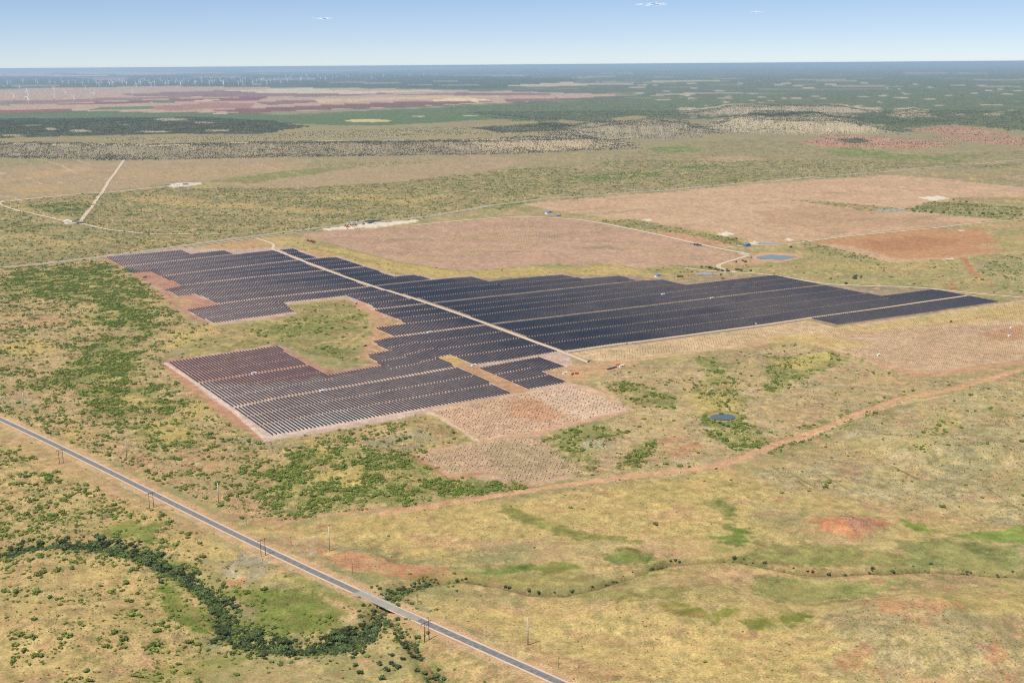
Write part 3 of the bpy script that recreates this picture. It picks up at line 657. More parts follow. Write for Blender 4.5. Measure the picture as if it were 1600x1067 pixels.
# lower left, brush and creek
poly((196, 168, 110), [(-60, 700), (0, 695), (100, 740), (240, 800), (320, 850), (320, 1080), (-60, 1080)], n=10, rough=1, dens=.75, sage=.6, nvar=.4, w=.8)
poly((180, 158, 108), [(0, 700), (90, 745), (180, 790), (170, 815), (0, 840)], n=14, w=.6, dens=1.6)
poly((116, 138, 54), [(150, 830), (200, 815), (250, 822), (240, 845), (180, 838)], n=10, w=.8, dens=.2)
poly((112, 128, 48), [(240, 915), (268, 905), (290, 940), (330, 955), (335, 985), (300, 992), (275, 965), (248, 950)], n=8, w=.9, dens=.5, rough=.7)
poly((120, 130, 56), [(350, 925), (420, 915), (490, 930), (540, 955), (520, 985), (430, 1000), (370, 985), (400, 955)], n=12, w=.8, dens=.15, rough=.7)
poly((204, 174, 112), [(110, 905), (170, 885), (210, 900), (245, 925), (240, 950), (200, 935), (190, 915)], n=10, w=.85, dens=.1)
poly((210, 176, 118), [(295, 955), (318, 962), (330, 985), (315, 980)], n=4, w=.9, dens=0)
poly((170, 156, 110), [(380, 960), (440, 975), (420, 990), (370, 980)], n=8, w=.7)
poly((204, 178, 112), [(250, 840), (330, 840), (420, 870), (470, 900), (560, 945), (580, 970), (540, 960), (460, 915), (340, 880)], n=12, w=.75, dens=.06)
poly((174, 162, 138), [(345, 885), (380, 866), (430, 870), (440, 890), (400, 905), (360, 912)], n=7, w=.9, dens=.03, sage=1.2)
poly((206, 146, 112), [(352, 908), (385, 900), (380, 914), (358, 918)], n=4, w=.8)
poly((204, 180, 110), [(600, 960), (640, 975), (700, 1010), (800, 1060), (800, 1080), (640, 1080), (660, 1020), (610, 985)], n=12, w=.7, dens=.12)
poly((206, 176, 122), [(690, 1045), (760, 1035), (800, 1060), (800, 1080), (690, 1080)], n=8, w=.7, dens=.0)
# red bank right of the highway
poly((206, 138, 106), [(450, 848), (480, 852), (520, 858), (560, 862), (610, 875), (700, 886), (720, 895), (640, 905), (590, 895), (540, 890), (500, 872)], n=9, w=.85, rough=.5, dens=.02, nvar=.4)
poly((196, 182, 162), [(475, 859), (495, 860), (505, 868), (485, 868)], n=3, w=.8)
poly((156, 150, 110), [(495, 852), (530, 850), (600, 862), (610, 872), (550, 862)], n=5, w=.7)
poly((196, 150, 122), [(560, 880), (640, 880), (600, 892)], n=8, w=.5, sage=1)
# creek banks
for d_, wdt, bw in ((dcl, 14, 2.2), (dcr, 6, 1.6), (dc3, 9, 2.0)):
    m = d_ < wdt + 10
    paint(m, sstep(wdt + 6, wdt - 3, d_[m]) * .75, (128, 130, 74), .8, None, None, None, .3)
    paint(m, sstep(bw + 1.5, bw - .8, d_[m]) * .7, (158, 122, 88), .2, None, None, None, .3)
# highway verge
line((210, 180, 134), HWY, 30, n=4, w=.75, rough=.5, dens=0, sage=.05)
line((206, 158, 118), [(180, 735), (260, 775), (340, 815), (440, 860)], 20, n=3, w=.5)

A45 = fbm(GX, GY, 46, 3, 131) - .5; B45 = fbm(GX, GY, 60, 3, 141) - .5; A15 = fbm(GX, GY, 13, 3, 151) - .5; B9 = fbm(GX, GY, 8, 2, 161) - .5
nat = np.clip(ROUGH, 0, 1) * sstep(9000, 5000, RG)
C[:] = mix(C, (196, 150, 116), nat * sstep(.02, .2, A45 + .5 * A15) * .42)
C[:] = mix(C, (150, 146, 92), nat * sstep(.06, .22, B45 + .5 * B9) * .25)
C[:] = mix(C, (222, 196, 132), nat * sstep(.04, .2, A15 - .5 * B45) * .45)
C[:] = mix(C, (128, 128, 74), nat * sstep(.10, .26, B9 + .6 * A15) * .4)
C[:] *= (1 + nat * .35 * N7)[..., None]
for c_, p_ in GREENS: poly(c_, p_, n=7, w=.75, nvar=.7)
for k in range(330):
    x = 420 + rng.random() * 1180; y = 740 + rng.random() * 330
    if y < 540 + x * .46 and x < 900: continue
    if min(sdf_poly(np.array([x]), np.array([y]), q_)[0] for q_ in (PADF1, PADF2)) < 14: continue
    ell(((206, 152, 116), (226, 202, 136), (150, 146, 96), (214, 172, 128))[k % 4], x, y, 3 + rng.random() ** 2 * 20, 1 + rng.random() ** 2 * 5, n=5, w=.3 + .35 * rng.random(), nvar=.6)
for k in range(160):
    x = 930 + rng.random() * 640; y = 560 + rng.random() * 200
    if min(sdf_poly(np.array([x]), np.array([y]), q_)[0] for q_ in (PADF1, PADF2, POSTF)) < 14: continue
    ell(((206, 158, 126), (196, 176, 130), (142, 144, 88), (190, 176, 144))[k % 4], x, y, 4 + rng.random() ** 2 * 22, 1 + rng.random() ** 2 * 4, n=6, w=.3 + .3 * rng.random(), nvar=.6)
for k in range(200):
    x = rng.random() * 520; y = 430 + rng.random() * 640
    if sdf_poly(np.array([x]), np.array([y]), ARRAY)[0] < 14: continue
    ell(((206, 156, 122), (220, 192, 128), (136, 140, 76), (196, 164, 130))[k % 4], x, y, 3 + rng.random() ** 2 * 18, 1.2 + rng.random() ** 2 * 5, n=5, w=.3 + .3 * rng.random(), nvar=.6)
line((214, 168, 130), HWY, 24, n=4, w=.55)
ell((118, 134, 58), 1129, 655, 34, 14, n=6, w=.85, dens=1.3); ell((196, 158, 118), 1129, 651.5, 24.5, 8, n=3, w=.75, dens=0)
m_ = dcr < 12
paint(m_, sstep(6.5, 2.5, dcr[m_]) * .55, (132, 122, 76), None, None, None, None, .4)
paint(m_, sstep(3.2, 1.2, dcr[m_]) * .6, (122, 96, 66), None, None, None, None, .4)
TRACK = [(600, 802), (700, 786), (800, 770), (900, 756), (1000, 742), (1120, 728), (1200, 700), (1280, 672), (1340, 646), (1400, 625), (1480, 610), (1540, 594), (1600, 576)]
line((216, 168, 128), TRACK, 15, n=3, w=.9, dens=0, sage=0, rough=.2)
line((206, 158, 122), [(400, 818), (500, 806), (600, 796), (760, 776), (800, 768)], 7, n=2, w=.7)
line((222, 188, 152), [(1240, 692), (1330, 655), (1400, 632), (1480, 618)], 5, n=1, w=.8)
for p_ in ([(1200, 725), (1260, 760)], [(1285, 742), (1335, 770)], [(1362, 712), (1420, 742)], [(1405, 733), (1500, 785)], [(1455, 775), (1525, 812)], [(1540, 760), (1600, 800)], [(1245, 745), (1275, 762)]):
    line((112, 112, 70), p_, 2.2, n=1.6, w=.7)
for p_ in ([(1600, 935), (1480, 930), (1400, 938), (1320, 934), (1190, 942), (1060, 950)], [(700, 870), (800, 862), (930, 872)], [(450, 790), (560, 740), (640, 715)], [(60, 900), (130, 960), (200, 1000), (260, 1060)], [(1100, 900), (1180, 935), (1250, 1000), (1290, 1067)], [(880, 1040), (1000, 1000), (1080, 990)]):
    line((218, 178, 138), p_, 1.6, n=1.0, w=.6)
for c_, p_ in (((112, 128, 48), [(240, 915), (268, 905), (290, 940), (330, 955), (335, 985), (300, 992), (275, 965), (248, 950)]), ((118, 130, 54), [(350, 925), (420, 915), (490, 930), (540, 955), (520, 985), (430, 1000), (370, 985), (400, 955)]), ((116, 136, 54), [(150, 830), (200, 815), (250, 822), (240, 845), (180, 838)]), ((130, 138, 64), [(440, 1010), (330, 1030), (200, 1055), (220, 1067), (360, 1045)]), ((128, 134, 66), [(200, 870), (280, 880), (330, 905), (300, 900), (230, 880)]), ((140, 142, 74), [(430, 885), (560, 940), (600, 960), (560, 950), (460, 910)])):
    poly(c_, p_, n=10, w=.7, nvar=.5)
lum = (C * np.array([.3, .6, .1])).sum(-1, keepdims=True)
C[:] = C * .96 + lum * .04
C[:] *= np.array([1.0, 0.985, 0.93])
JUN *= sstep(4000, 5200, RG)

# ------------------------------------------------------------------ ground mesh
verts = np.stack([GX, GY, GZ], -1).reshape(-1, 3)
ii, jj = np.meshgrid(np.arange(NR - 1), np.arange(NP - 1), indexing='ij')
v0 = (ii * NP + jj).ravel()
quads = np.stack([v0, v0 + 1, v0 + NP + 1, v0 + NP], -1)[:, ::-1]
def mesh_np(name, v, f, smooth=False):
    me = bpy.data.meshes.new(name)
    n, k = f.shape
    me.vertices.add(len(v)); me.loops.add(n * k); me.polygons.add(n)
    me.vertices.foreach_set('co', np.ascontiguousarray(v, dtype=np.float32).ravel())
    me.loops.foreach_set('vertex_index', np.ascontiguousarray(f, dtype=np.int32).ravel())
    me.polygons.foreach_set('loop_start', np.arange(0, n * k, k, dtype=np.int32))
    me.polygons.foreach_set('use_smooth', np.full(n, smooth, bool))
    me.update(calc_edges=True)
    return me
gme = mesh_np('ground', verts, quads, True)
at = gme.attributes.new('gcol', 'FLOAT_COLOR', 'POINT')
rgba = np.concatenate([np.clip(C, 0.005, 0.75), ROUGH[..., None]], -1).reshape(-1, 4).astype(np.float32)
at.data.foreach_set('color', rgba.ravel())

gm = bpy.data.materials.new('ground')
gm.use_nodes = True
N = gm.node_tree.nodes; L = gm.node_tree.links
B = N['Principled BSDF']
B.inputs['Roughness'].default_value = 0.95
B.inputs['Specular IOR Level'].default_value = 0.08
ga = N.new('ShaderNodeAttribute'); ga.attribute_name = 'gcol'
geo = N.new('ShaderNodeNewGeometry')
def noise_node(scale, detail=3, rough=0.6):
    t = N.new('ShaderNodeTexNoise'); t.inputs['Scale'].default_value = scale
    t.inputs['Detail'].default_value = detail; t.inputs['Roughness'].default_value = rough
    L.new(geo.outputs['Position'], t.inputs['Vector']); return t
def mrange(src, a, b, c, d):
    t = N.new('ShaderNodeMapRange'); t.inputs[1].default_value = a; t.inputs[2].default_value = b
    t.inputs[3].default_value = c; t.inputs[4].default_value = d
    L.new(src, t.inputs[0]); return t.outputs[0]
def mathn(op, a, b):
    t = N.new('ShaderNodeMath'); t.operation = op
    for k, s in enumerate((a, b)):
        if isinstance(s, (int, float)): t.inputs[k].default_value = s
        else: L.new(s, t.inputs[k])
    return t.outputs[0]
def mixc(f, a, b):
    t = N.new('ShaderNodeMix'); t.data_type = 'RGBA'
    L.new(f, t.inputs[0]); L.new(a, t.inputs[6])
    if isinstance(b, tuple): t.inputs[7].default_value = (*b, 1)
    else: L.new(b, t.inputs[7])
    return t.outputs[2]
n1 = noise_node(0.07, 4); n2 = noise_node(0.5, 4, .7); n3 = noise_node(0.22, 4, 0.65); n4 = noise_node(0.012, 3)
val = mathn('MULTIPLY', mrange(n1.outputs[0], .3, .7, .8, 1.2), mrange(n2.outputs[0], .32, .68, .60, 1.40))
sc = N.new('ShaderNodeVectorMath'); sc.operation = 'SCALE'
L.new(ga.outputs['Color'], sc.inputs[0]); L.new(val, sc.inputs['Scale'])
# straw and soil mottling
c1 = mixc(mathn('MULTIPLY', mrange(n4.outputs[0], .48, .7, 0, .35), ga.outputs['Alpha']), sc.outputs[0], tuple(lin((206, 180, 112))))
# tufts and low brush too small to build
tuft = mathn('MULTIPLY', mrange(n3.outputs[0], .55, .68, 0, .55), ga.outputs['Alpha'])
c2 = mixc(tuft, c1, (0.125, 0.118, 0.048))
L.new(c2, B.inputs['Base Color'])
bp = N.new('ShaderNodeBump'); bp.inputs['Strength'].default_value = 0.6; bp.inputs['Distance'].default_value = 0.6
L.new(n2.outputs[0], bp.inputs['Height']); L.new(bp.outputs[0], B.inputs['Normal'])
gme.materials.append(gm)
ground = bpy.data.objects.new('ground', gme)
ground['kind'] = 'structure'
col.objects.link(ground)

# ------------------------------------------------------------------ object helpers
def tag(o, label=None, cat=None, group=None, kind=None):
    if label: o['label'] = label
    if cat: o['category'] = cat
    if group: o['group'] = group
    if kind: o['kind'] = kind
    return o
class MB:
    def __init__(s): s.v = []; s.f = []
    def box(s, x0, x1, y0, y1, z0, z1):
        b = len(s.v)
        s.v += [(x0, y0, z0), (x1, y0, z0), (x1, y1, z0), (x0, y1, z0), (x0, y0, z1), (x1, y0, z1), (x1, y1, z1), (x0, y1, z1)]
        s.f += [tuple(b + i for i in q) for q in ((0, 3, 2, 1), (4, 5, 6, 7), (0, 1, 5, 4), (1, 2, 6, 5), (2, 3, 7, 6), (3, 0, 4, 7))]
        return s
    def tube(s, p, q, r0, r1, n=8):
        p = Vector(p); q = Vector(q); d = (q - p).normalized()
        a = d.orthogonal().normalized(); c = d.cross(a)
        b = len(s.v)
        for P, r in ((p, r0), (q, r1)):
            for i in range(n):
                t = 2 * math.pi * i / n
                s.v.append(tuple(P + a * (math.cos(t) * r) + c * (math.sin(t) * r)))
        for i in range(n):
            j = (i + 1) % n
            s.f.append((b + i, b + j, b + n + j, b + n + i))
        s.f.append(tuple(b + n - 1 - i for i in range(n))); s.f.append(tuple(b + n + i for i in range(n)))
        return s
    def prism(s, pts, y0, y1):
        """outline in x,z extruded along y"""
        b = len(s.v); n = len(pts)
        s.v += [(x, y0, z) for x, z in pts] + [(x, y1, z) for x, z in pts]
        for i in range(n):
            j = (i + 1) % n
            s.f.append((b + i, b + j, b + n + j, b + n + i))
        s.f.append(tuple(b + n - 1 - i for i in range(n))); s.f.append(tuple(b + n + i for i in range(n)))
        return s
    def mesh(s, name, mat, smooth=False):
        me = bpy.data.meshes.new(name)
        me.from_pydata(s.v, [], s.f); me.materials.append(MAT[mat])
        if smooth: me.polygons.foreach_set('use_smooth', [True] * len(me.polygons))
        me.update(); return me
def obj(name, me, parent=None, loc=(0, 0, 0)):
    o = bpy.data.objects.new(name, me); col.objects.link(o)
    o.location = loc
    if parent: o.parent = parent
    return o
def empty(name, loc, rz=0.0, scale=1.0):
    o = bpy.data.objects.new(name, None); col.objects.link(o)
    o.empty_display_size = 1
    o.location = loc; o.rotation_euler = (0, 0, rz); o.scale = (scale,) * 3
    return o
def ground_loc(p, dz=0.0):
    return (float(p[0]), float(p[1]), float(gz(p[0], p[1])) + dz)

# ------------------------------------------------------------------ roads
def smooth_path(P, step):
    P = np.asarray(P, float)
    for _ in range(3):
        Q = [P[0]]
        for a, b in zip(P[:-1], P[1:]):
            Q += [a * .75 + b * .25, a * .25 + b * .75]
        Q.append(P[-1]); P = np.array(Q)
    s = np.concatenate([[0], np.cumsum(np.hypot(*np.diff(P, axis=0).T))])
    t = np.arange(0, s[-1], step)
    t = np.append(t, s[-1])
    return np.stack([np.interp(t, s, P[:, 0]), np.interp(t, s, P[:, 1])], -1)
def ribbon(name, P, w, mat, dz, Zf=gzr, off=0.0, kind='structure'):
    T = np.gradient(P, axis=0); T /= np.linalg.norm(T, axis=1)[:, None]
    Nn = np.stack([T[:, 1], -T[:, 0]], -1)
    offs = np.linspace(-w / 2, w / 2, 4) + off
    z = Zf(P[:, 0], P[:, 1])
    rows = []
    for o_ in offs:
        q = P + Nn * o_
        rows.append(np.concatenate([q, (np.maximum(z, Zf(q[:, 0], q[:, 1])) + dz)[:, None]], 1))
    V = np.stack(rows, 1).reshape(-1, 3)
    n = len(P); k = 4
    a = (np.arange(n - 1)[:, None] * k + np.arange(k - 1)[None, :]).ravel()
    Fq = np.stack([a, a + 1, a + k + 1, a + k], -1)
    me = mesh_np(name, V, Fq, True); me.materials.append(MAT[mat])
    # make it face up
    me.flip_normals() if me.polygons[0].normal.z < 0 else None
    o = obj(name, me); o['kind'] = kind
    return o
HP = smooth_path(HWL, 8)
bA, bB = P1(563, 926), P1(617, 950.5)
iA = int(np.argmin(np.hypot(*(HP - bA).T))); iB = int(np.argmin(np.hypot(*(HP - bB).T)))
HPa, HPb = HP[:iA + 1], HP[iB:]
cut = P1(660, 969); iC = int(np.argmin(np.hypot(*(HPb - cut).T)))
for seg in (HPa, HPb):
    ribbon('road_shoulder', seg, 12, 'caliche', 0.25)
ribbon('highway', HPa, 7.2, 'asphalt', 0.32)
ribbon('highway', HPb[iC:], 7.2, 'asphalt', 0.32)
ribbon('old_highway_section', HPb[:iC + 1], 8.6, 'old_asphalt', 0.33)
FARHWY = [(-60, 428), (0, 420), (80, 411), (165, 401), (240, 391), (300, 382.5), (380, 371.5), (440, 364), (490, 357.5), (560, 349), (600, 345.5), (650, 341.5), (720, 330), (790, 318.5), (818, 315), (900, 307.5), (1000, 300), (1100, 292), (1210, 283), (1300, 275), (1400, 267.5), (1500, 259), (1560, 253.5), (1640, 247)]
FH = smooth_path(PP(FARHWY), 20)
ribbon('road_shoulder', FH, 26, 'farroad', 0.5)
ribbon('far_highway', FH, 9, 'old_asphalt', 0.9)
NSR = [(398, 372), (412, 376), (424, 380), (429, 384), (424, 390), (440, 394.5), (480, 411), (577, 446.5), (671, 474), (800, 521), (882, 551.5), (922, 567.5)]
NS = PP(NSR)
def road(name, pts, w, mat='caliche', dz=0.5, step=12):
    return ribbon(name, smooth_path(PP(pts), step), w, mat, dz)
ribbon('service_road', NS if False else smooth_path(NS, 10), 9, 'caliche', 0.5)
road('service_road', [(884, 550), (1000, 533.5), (1262, 498.2), (1400, 478.5), (1510, 462.5)], 8)
road('service_road', [(1070, 419), (1110, 424), (1150, 426), (1206, 429), (1280, 443.5), (1330, 446.5), (1440, 449), (1510, 458), (1620, 467)], 10, dz=0.55)
road('gravel_road', [(640, 353), (720, 345), (800, 338.5), (860, 340), (920, 345), (1020, 365), (1110, 386), (1172, 398)], 13, dz=.6)
road('gravel_road', [(1172, 399), (1140, 408), (1115, 417), (1150, 426)], 12, dz=.65)
road('gravel_road', [(1130, 388), (1170, 383), (1230, 383), (1270, 376), (1340, 368), (1480, 355), (1500, 351), (1620, 341)], 9, dz=.6)
road('gravel_road', [(1480, 281), (1520, 286), (1620, 292)], 10, dz=.6)
road('gravel_road', [(1205, 284.5), (1240, 280), (1290, 278)], 14, dz=.6)
road('ranch_road', [(-30, 322), (0, 316), (30, 313.5), (160, 301.5), (262, 291.5)], 15, 'caliche', .7)
road('ranch_road', [(5, 314), (-4, 318), (10, 324), (50, 334), (104, 347), (140, 352), (180, 361), (230, 366), (300, 367), (345, 366.5)], 12, 'caliche', .75)
road('ranch_road', [(194, 250), (170, 283), (160, 301), (140, 328), (126, 346)], 13, 'caliche', .8)
line_pts = [(300, 397), (330, 386), (420, 372), (470, 365)]
road('service_road', [(300, 386), (400, 372.5), (470, 364)], 7, dz=1.0)

# ------------------------------------------------------------------ bridge over the creek
a3 = np.array([*HP[iA], gzr(*HP[iA])]); b3 = np.array([*HP[iB], gzr(*HP[iB])])
Lb = float(np.linalg.norm(b3[:2] - a3[:2])); yaw_b = math.atan2(b3[1] - a3[1], b3[0] - a3[0])
br = empty('road_bridge', tuple((a3 + b3) / 2 + np.array([0, 0, 0.3])), yaw_b)
tag(br, 'pale concrete highway bridge with low parapets over the brushy creek', 'bridge')
obj('deck', MB().box(-Lb / 2 - .5, Lb / 2 + .5, -5, 5, -0.9, 0.05).mesh('deck', 'concrete'), br)
pm = MB().box(-Lb / 2 - 2, Lb / 2 + 2, -0.2, 0.2, -0.3, 1.0).mesh('parapet', 'concrete')
for s_ in (-5.2, 5.2): obj('parapet', pm, br, (0, s_, 0))
obj('road_surface', MB().box(-Lb / 2 - .5, Lb / 2 + .5, -3.9, 3.9, 0.055, 0.12).mesh('road_surface', 'old_asphalt'), br)
for k in (-0.25, 0, 0.25):
    obj('pier', MB().box(-.4, .4, -4.4, 4.4, -7, -0.91).mesh('pier', 'concrete'), br, (Lb * k, 0, 0))

# ------------------------------------------------------------------ ponds
def pond(name, pts, depth=0.4, mat=None):
    P = PP(pts); c = P.mean(0)
    z = float(min(gz(P[:, 0], P[:, 1]).max(), gz(c[0], c[1]) + 2))
    z = float(gz(P[:, 0], P[:, 1]).max()) + 0.15
    n = len(P)
    V = [(c[0], c[1], z)] + [(p[0], p[1], z) for p in P]
    Fc = [(0, 1 + i, 1 + (i + 1) % n) for i in range(n)]
    me = bpy.data.meshes.new(name); me.from_pydata(V, [], Fc); me.update()
    if me.polygons[0].normal.z < 0: me.flip_normals()
    me.materials.append(mat)
    o = obj(name, me); o['kind'] = 'structure'
    return o
def water(name, c, r=0.08):
    m = material(name, c, r, 0.5); return m
W1 = water('pond_water', (0.075, 0.115, 0.115), .2); W2 = water('reservoir_water', (0.15, 0.20, 0.195), .45); W3 = water('stock_water', (0.28, 0.28, 0.26), .3)
def oval(cx, cy, rx, ry, n=28):
    return [(cx + rx * math.cos(t) * (1 + .06 * math.sin(3 * t)), cy + ry * math.sin(t) * (1 + .1 * math.sin(2 * t + 1))) for t in np.linspace(0, 2 * np.pi, n, endpoint=False)]
pond('pond', oval(1129, 652, 19.5, 5.2), mat=W1)
pond('reservoir', [(1181, 402.2), (1203, 398), (1244, 400.6), (1246, 401.2), (1224, 406.6), (1188, 405)], mat=W2)
pond('stock_pond', [(1087, 426.8), (1100, 425.6), (1120, 426.8), (1120, 429), (1100, 429.6), (1088, 428.6)], mat=W3)
pond('stock_pond', oval(1392, 329.3, 25, 1.7), mat=W3)
pond('stock_pond', oval(1200, 380.4, 16, 1.6), mat=W3)

# ------------------------------------------------------------------ solar trackers
YAW_N = math.radians(-31.2)
NV = np.array([math.sin(YAW_N), math.cos(YAW_N)])        # north
EV = np.array([math.cos(YAW_N), -math.sin(YAW_N)])       # east
def uv(P): P = np.atleast_2d(P); return np.stack([P @ EV, P @ NV], -1)
def xy(u, v): return np.outer(np.atleast_1d(u), EV) + np.outer(np.atleast_1d(v), NV)
EAST = [(440, 391), (457, 389), (495, 404), (525, 402.5), (570, 417), (615, 433), (648, 430), (675, 437.5), (735, 433), (765, 440.5), (800, 436.5), (878, 430), (910, 436.5), (967, 432), (997, 439.5), (1034, 438), (1073, 446), (1210, 430.5), (1286, 446.5), (1377, 463.5), (1457, 453), (1514, 463), (1562, 472), (1307, 508), (1262, 497), (882, 548.5), (800, 521), (671, 474), (577, 447), (480, 411)]
OUT1 = [(167, 402), (282, 391.3), (297, 397.5), (350, 391.7), (367, 397.8), (424, 392), (457, 389), (495, 404), (525, 402.5), (570, 417), (615, 433), (648, 430), (675, 437.5), (735, 433), (765, 440.5), (800, 436.5), (878, 430), (910, 436.5), (967, 432), (997, 439.5), (1034, 438), (1073, 446), (1210, 430.5), (1286, 446.5), (1377, 463.5), (1457, 453), (1514, 463), (1562, 472), (1307, 508), (1262, 497), (882, 548.5), (873, 550), (836, 557.5), (741, 571.5), (704, 554.5), (684, 558), (714, 574.5), (721, 577.5), (799, 615), (425, 680), (264, 566), (432, 541.5), (480, 571), (513, 587), (597, 572), (573, 555), (607, 549), (582, 534), (617, 526.5), (587, 513), (637, 506), (584, 484.5), (590, 482.5), (542, 462), (443, 473), (459, 487.5), (332, 505), (292, 484.5), (345, 476), (306, 459.5), (276, 463), (258, 453), (284, 447), (237, 425), (206, 426.5)]
OUT2 = [(750, 575.5), (842, 558.5), (881, 573.5), (846, 581), (884, 598), (826, 608.5)]
AISLES = [[(200, 416), (365, 398)], [(260, 431), (400, 414), (495, 404)], [(285, 446), (400, 433), (570, 417)], [(342, 475.5), (400, 467.5), (675, 437.5)], [(584, 484), (800, 460.5), (1000, 439)], [(617, 526.5), (800, 503), (1200, 456), (1286, 446)], [(313, 598), (430, 579), (480, 571)], [(366, 637), (430, 623), (537, 605), (715, 574), (800, 563), (873, 550.5)], [(1262, 497.5), (1510, 462.8)]]
MINOR = [[(637, 506), (800, 486.5), (1120, 449)], [(800, 521), (1285, 462)], [(690, 517.5), (780, 540), (860, 527)]]
aisle_uv = [uv(PP(a)) for a in AISLES]
minor_uv = [uv(PP(a)) for a in MINOR[:1]]
NSuv = uv(PP(NSR)); NSuv = NSuv[np.argsort(NSuv[:, 1])]
PITCH_R = 5.8
def aisle_v(A, u):
    A = A[np.argsort(A[:, 0])]
    if u < A[0, 0] - 25 or u > A[-1, 0] + 25: return None
    return float(np.interp(u, A[:, 0], A[:, 1]))
trk = []          # (u, v0, v1)
for OUT in (OUT1, OUT2):
    Q = uv(PP(OUT))
    k0, k1 = int(Q[:, 0].min() / PITCH_R), int(Q[:, 0].max() / PITCH_R) + 1
    for k in range(k0, k1):
        u = k * PITCH_R
        vv = []
        for i in range(len(Q)):
            a, b = Q[i], Q[(i + 1) % len(Q)]
            if (a[0] > u) != (b[0] > u):
                vv.append(a[1] + (u - a[0]) / (b[0] - a[0]) * (b[1] - a[1]))
        vv.sort()
        for lo, hi in zip(vv[::2], vv[1::2]):
            segs = [(lo, hi)]
            cuts = [(aisle_v(A, u), 5.0) for A in aisle_uv] + [(aisle_v(A, u), 1.8) for A in minor_uv]
            for c_, hw in cuts:
                if c_ is None: continue
                new = []
                for s0, s1 in segs:
                    if c_ + hw <= s0 or c_ - hw >= s1: new.append((s0, s1)); continue
                    if c_ - hw - s0 > 12: new.append((s0, c_ - hw))
                    if s1 - c_ - hw > 12: new.append((c_ + hw, s1))
                segs = new
            for s0, s1 in segs:
                Ls = s1 - s0
                if Ls < 14: continue
                n = max(1, int(round(Ls / 62)))
                for q in range(n):
                    t0 = s0 + Ls * q / n + (1.5 if q else 0); t1 = s0 + Ls * (q + 1) / n - (1.5 if q < n - 1 else 0)
                    vm = (t0 + t1) / 2
                    ur = np.interp(vm, NSuv[:, 1], NSuv[:, 0])
                    if abs(u - ur) < 7.5 and NSuv[0, 1] < vm < NSuv[-1, 1]: continue
                    trk.append((u, t0, t1))
trk = np.array(trk)
pm_ = xy(trk[:, 0], 0)[:, :] * 0
TE0 = trk[:, 0:1] * EV + trk[:, 1:2] * NV; TE1 = trk[:, 0:1] * EV + trk[:, 2:3] * NV
z0 = gz(TE0[:, 0], TE0[:, 1]); z1 = gz(TE1[:, 0], TE1[:, 1])
mid = (TE0 + TE1) / 2; zm = (z0 + z1) / 2; dist_t = np.hypot(mid[:, 0], mid[:, 1])
order = np.argsort(dist_t)
print('trackers', len(trk), 'pitch range', dist_t.min(), dist_t.max())
TILT = math.radians(25)
CHORD = 1.84; AXLE = 1.4
near_set = order[:300]; far_set = order[300:]
tcache = {}
OUT2W = PP(OUT2)
def tracker_meshes(Lr):
    if Lr in tcache: return tcache[Lr]
    ct, st = math.cos(TILT), math.sin(TILT)
    mb = MB()
    nb = max(2, int(Lr / 9)); bl = Lr / nb
    for q in range(nb):                      # module groups with a finger-wide gap
        y0 = -Lr / 2 + q * bl + .06; y1 = y0 + bl - .12
        h = CHORD / 2
        def pt(s, y, t): return (s * ct - t * st * -1 * 0 - t * st, y, AXLE + s * st + t * ct)
        b = len(mb.v)
        for t in (0.12, 0.17):
            mb.v += [pt(-h, y0, t), pt(h, y0, t), pt(h, y1, t), pt(-h, y1, t)]
        mb.f += [tuple(b + i for i in f_) for f_ in ((0, 3, 2, 1), (4, 5, 6, 7), (0, 1, 5, 4), (1, 2, 6, 5), (2, 3, 7, 6), (3, 0, 4, 7))]
    me1 = mb.mesh('module_row', 'panel')
    me2 = MB().tube((0, -Lr / 2, AXLE), (0, Lr / 2, AXLE), .09, .09, 6).mesh('torque_tube', 'tube')
    me3 = MB().box(-.1, .1, -.1, .1, -0.6, AXLE - .02).mesh('post', 'tube')
    tcache[Lr] = (me1, me2, me3)
    return tcache[Lr]
for i in near_set:
    Lr = int(round(trk[i, 2] - trk[i, 1]))
    me1, me2, me3 = tracker_meshes(Lr)
    t = bpy.data.objects.new('solar_tracker', None); col.objects.link(t)
    t.location = (mid[i, 0], mid[i, 1], zm[i])
    slope = math.atan2(z1[i] - z0[i], Lr)
    t.rotation_euler = (slope, 0, -YAW_N)
    na = sum(1 for A in aisle_uv if (lambda c_: c_ is not None and c_ > (trk[i, 1] + trk[i, 2]) / 2)(aisle_v(A, trk[i, 0])))
    isl = sdf_poly(np.array([mid[i, 0]]), np.array([mid[i, 1]]), OUT2W)[0] < 0
    bl_ = 'small corner block touching the light pallet pad' if isl else {0: 'block', 1: 'block beside the grassy bay', 2: 'block between the two red dirt aisles', 3: 'block along the pale dirt edge by the scrub'}.get(min(na, 3))
    tag(t, 'dark solar tracker row in the ' + bl_, 'solar panel', 'tracker rows of the ' + bl_)
    obj('module_row', me1, t); obj('torque_tube', me2, t)
    for fy in (-.46, -.16, .16, .46): obj('post', me3, t, (0, fy * Lr, 0))
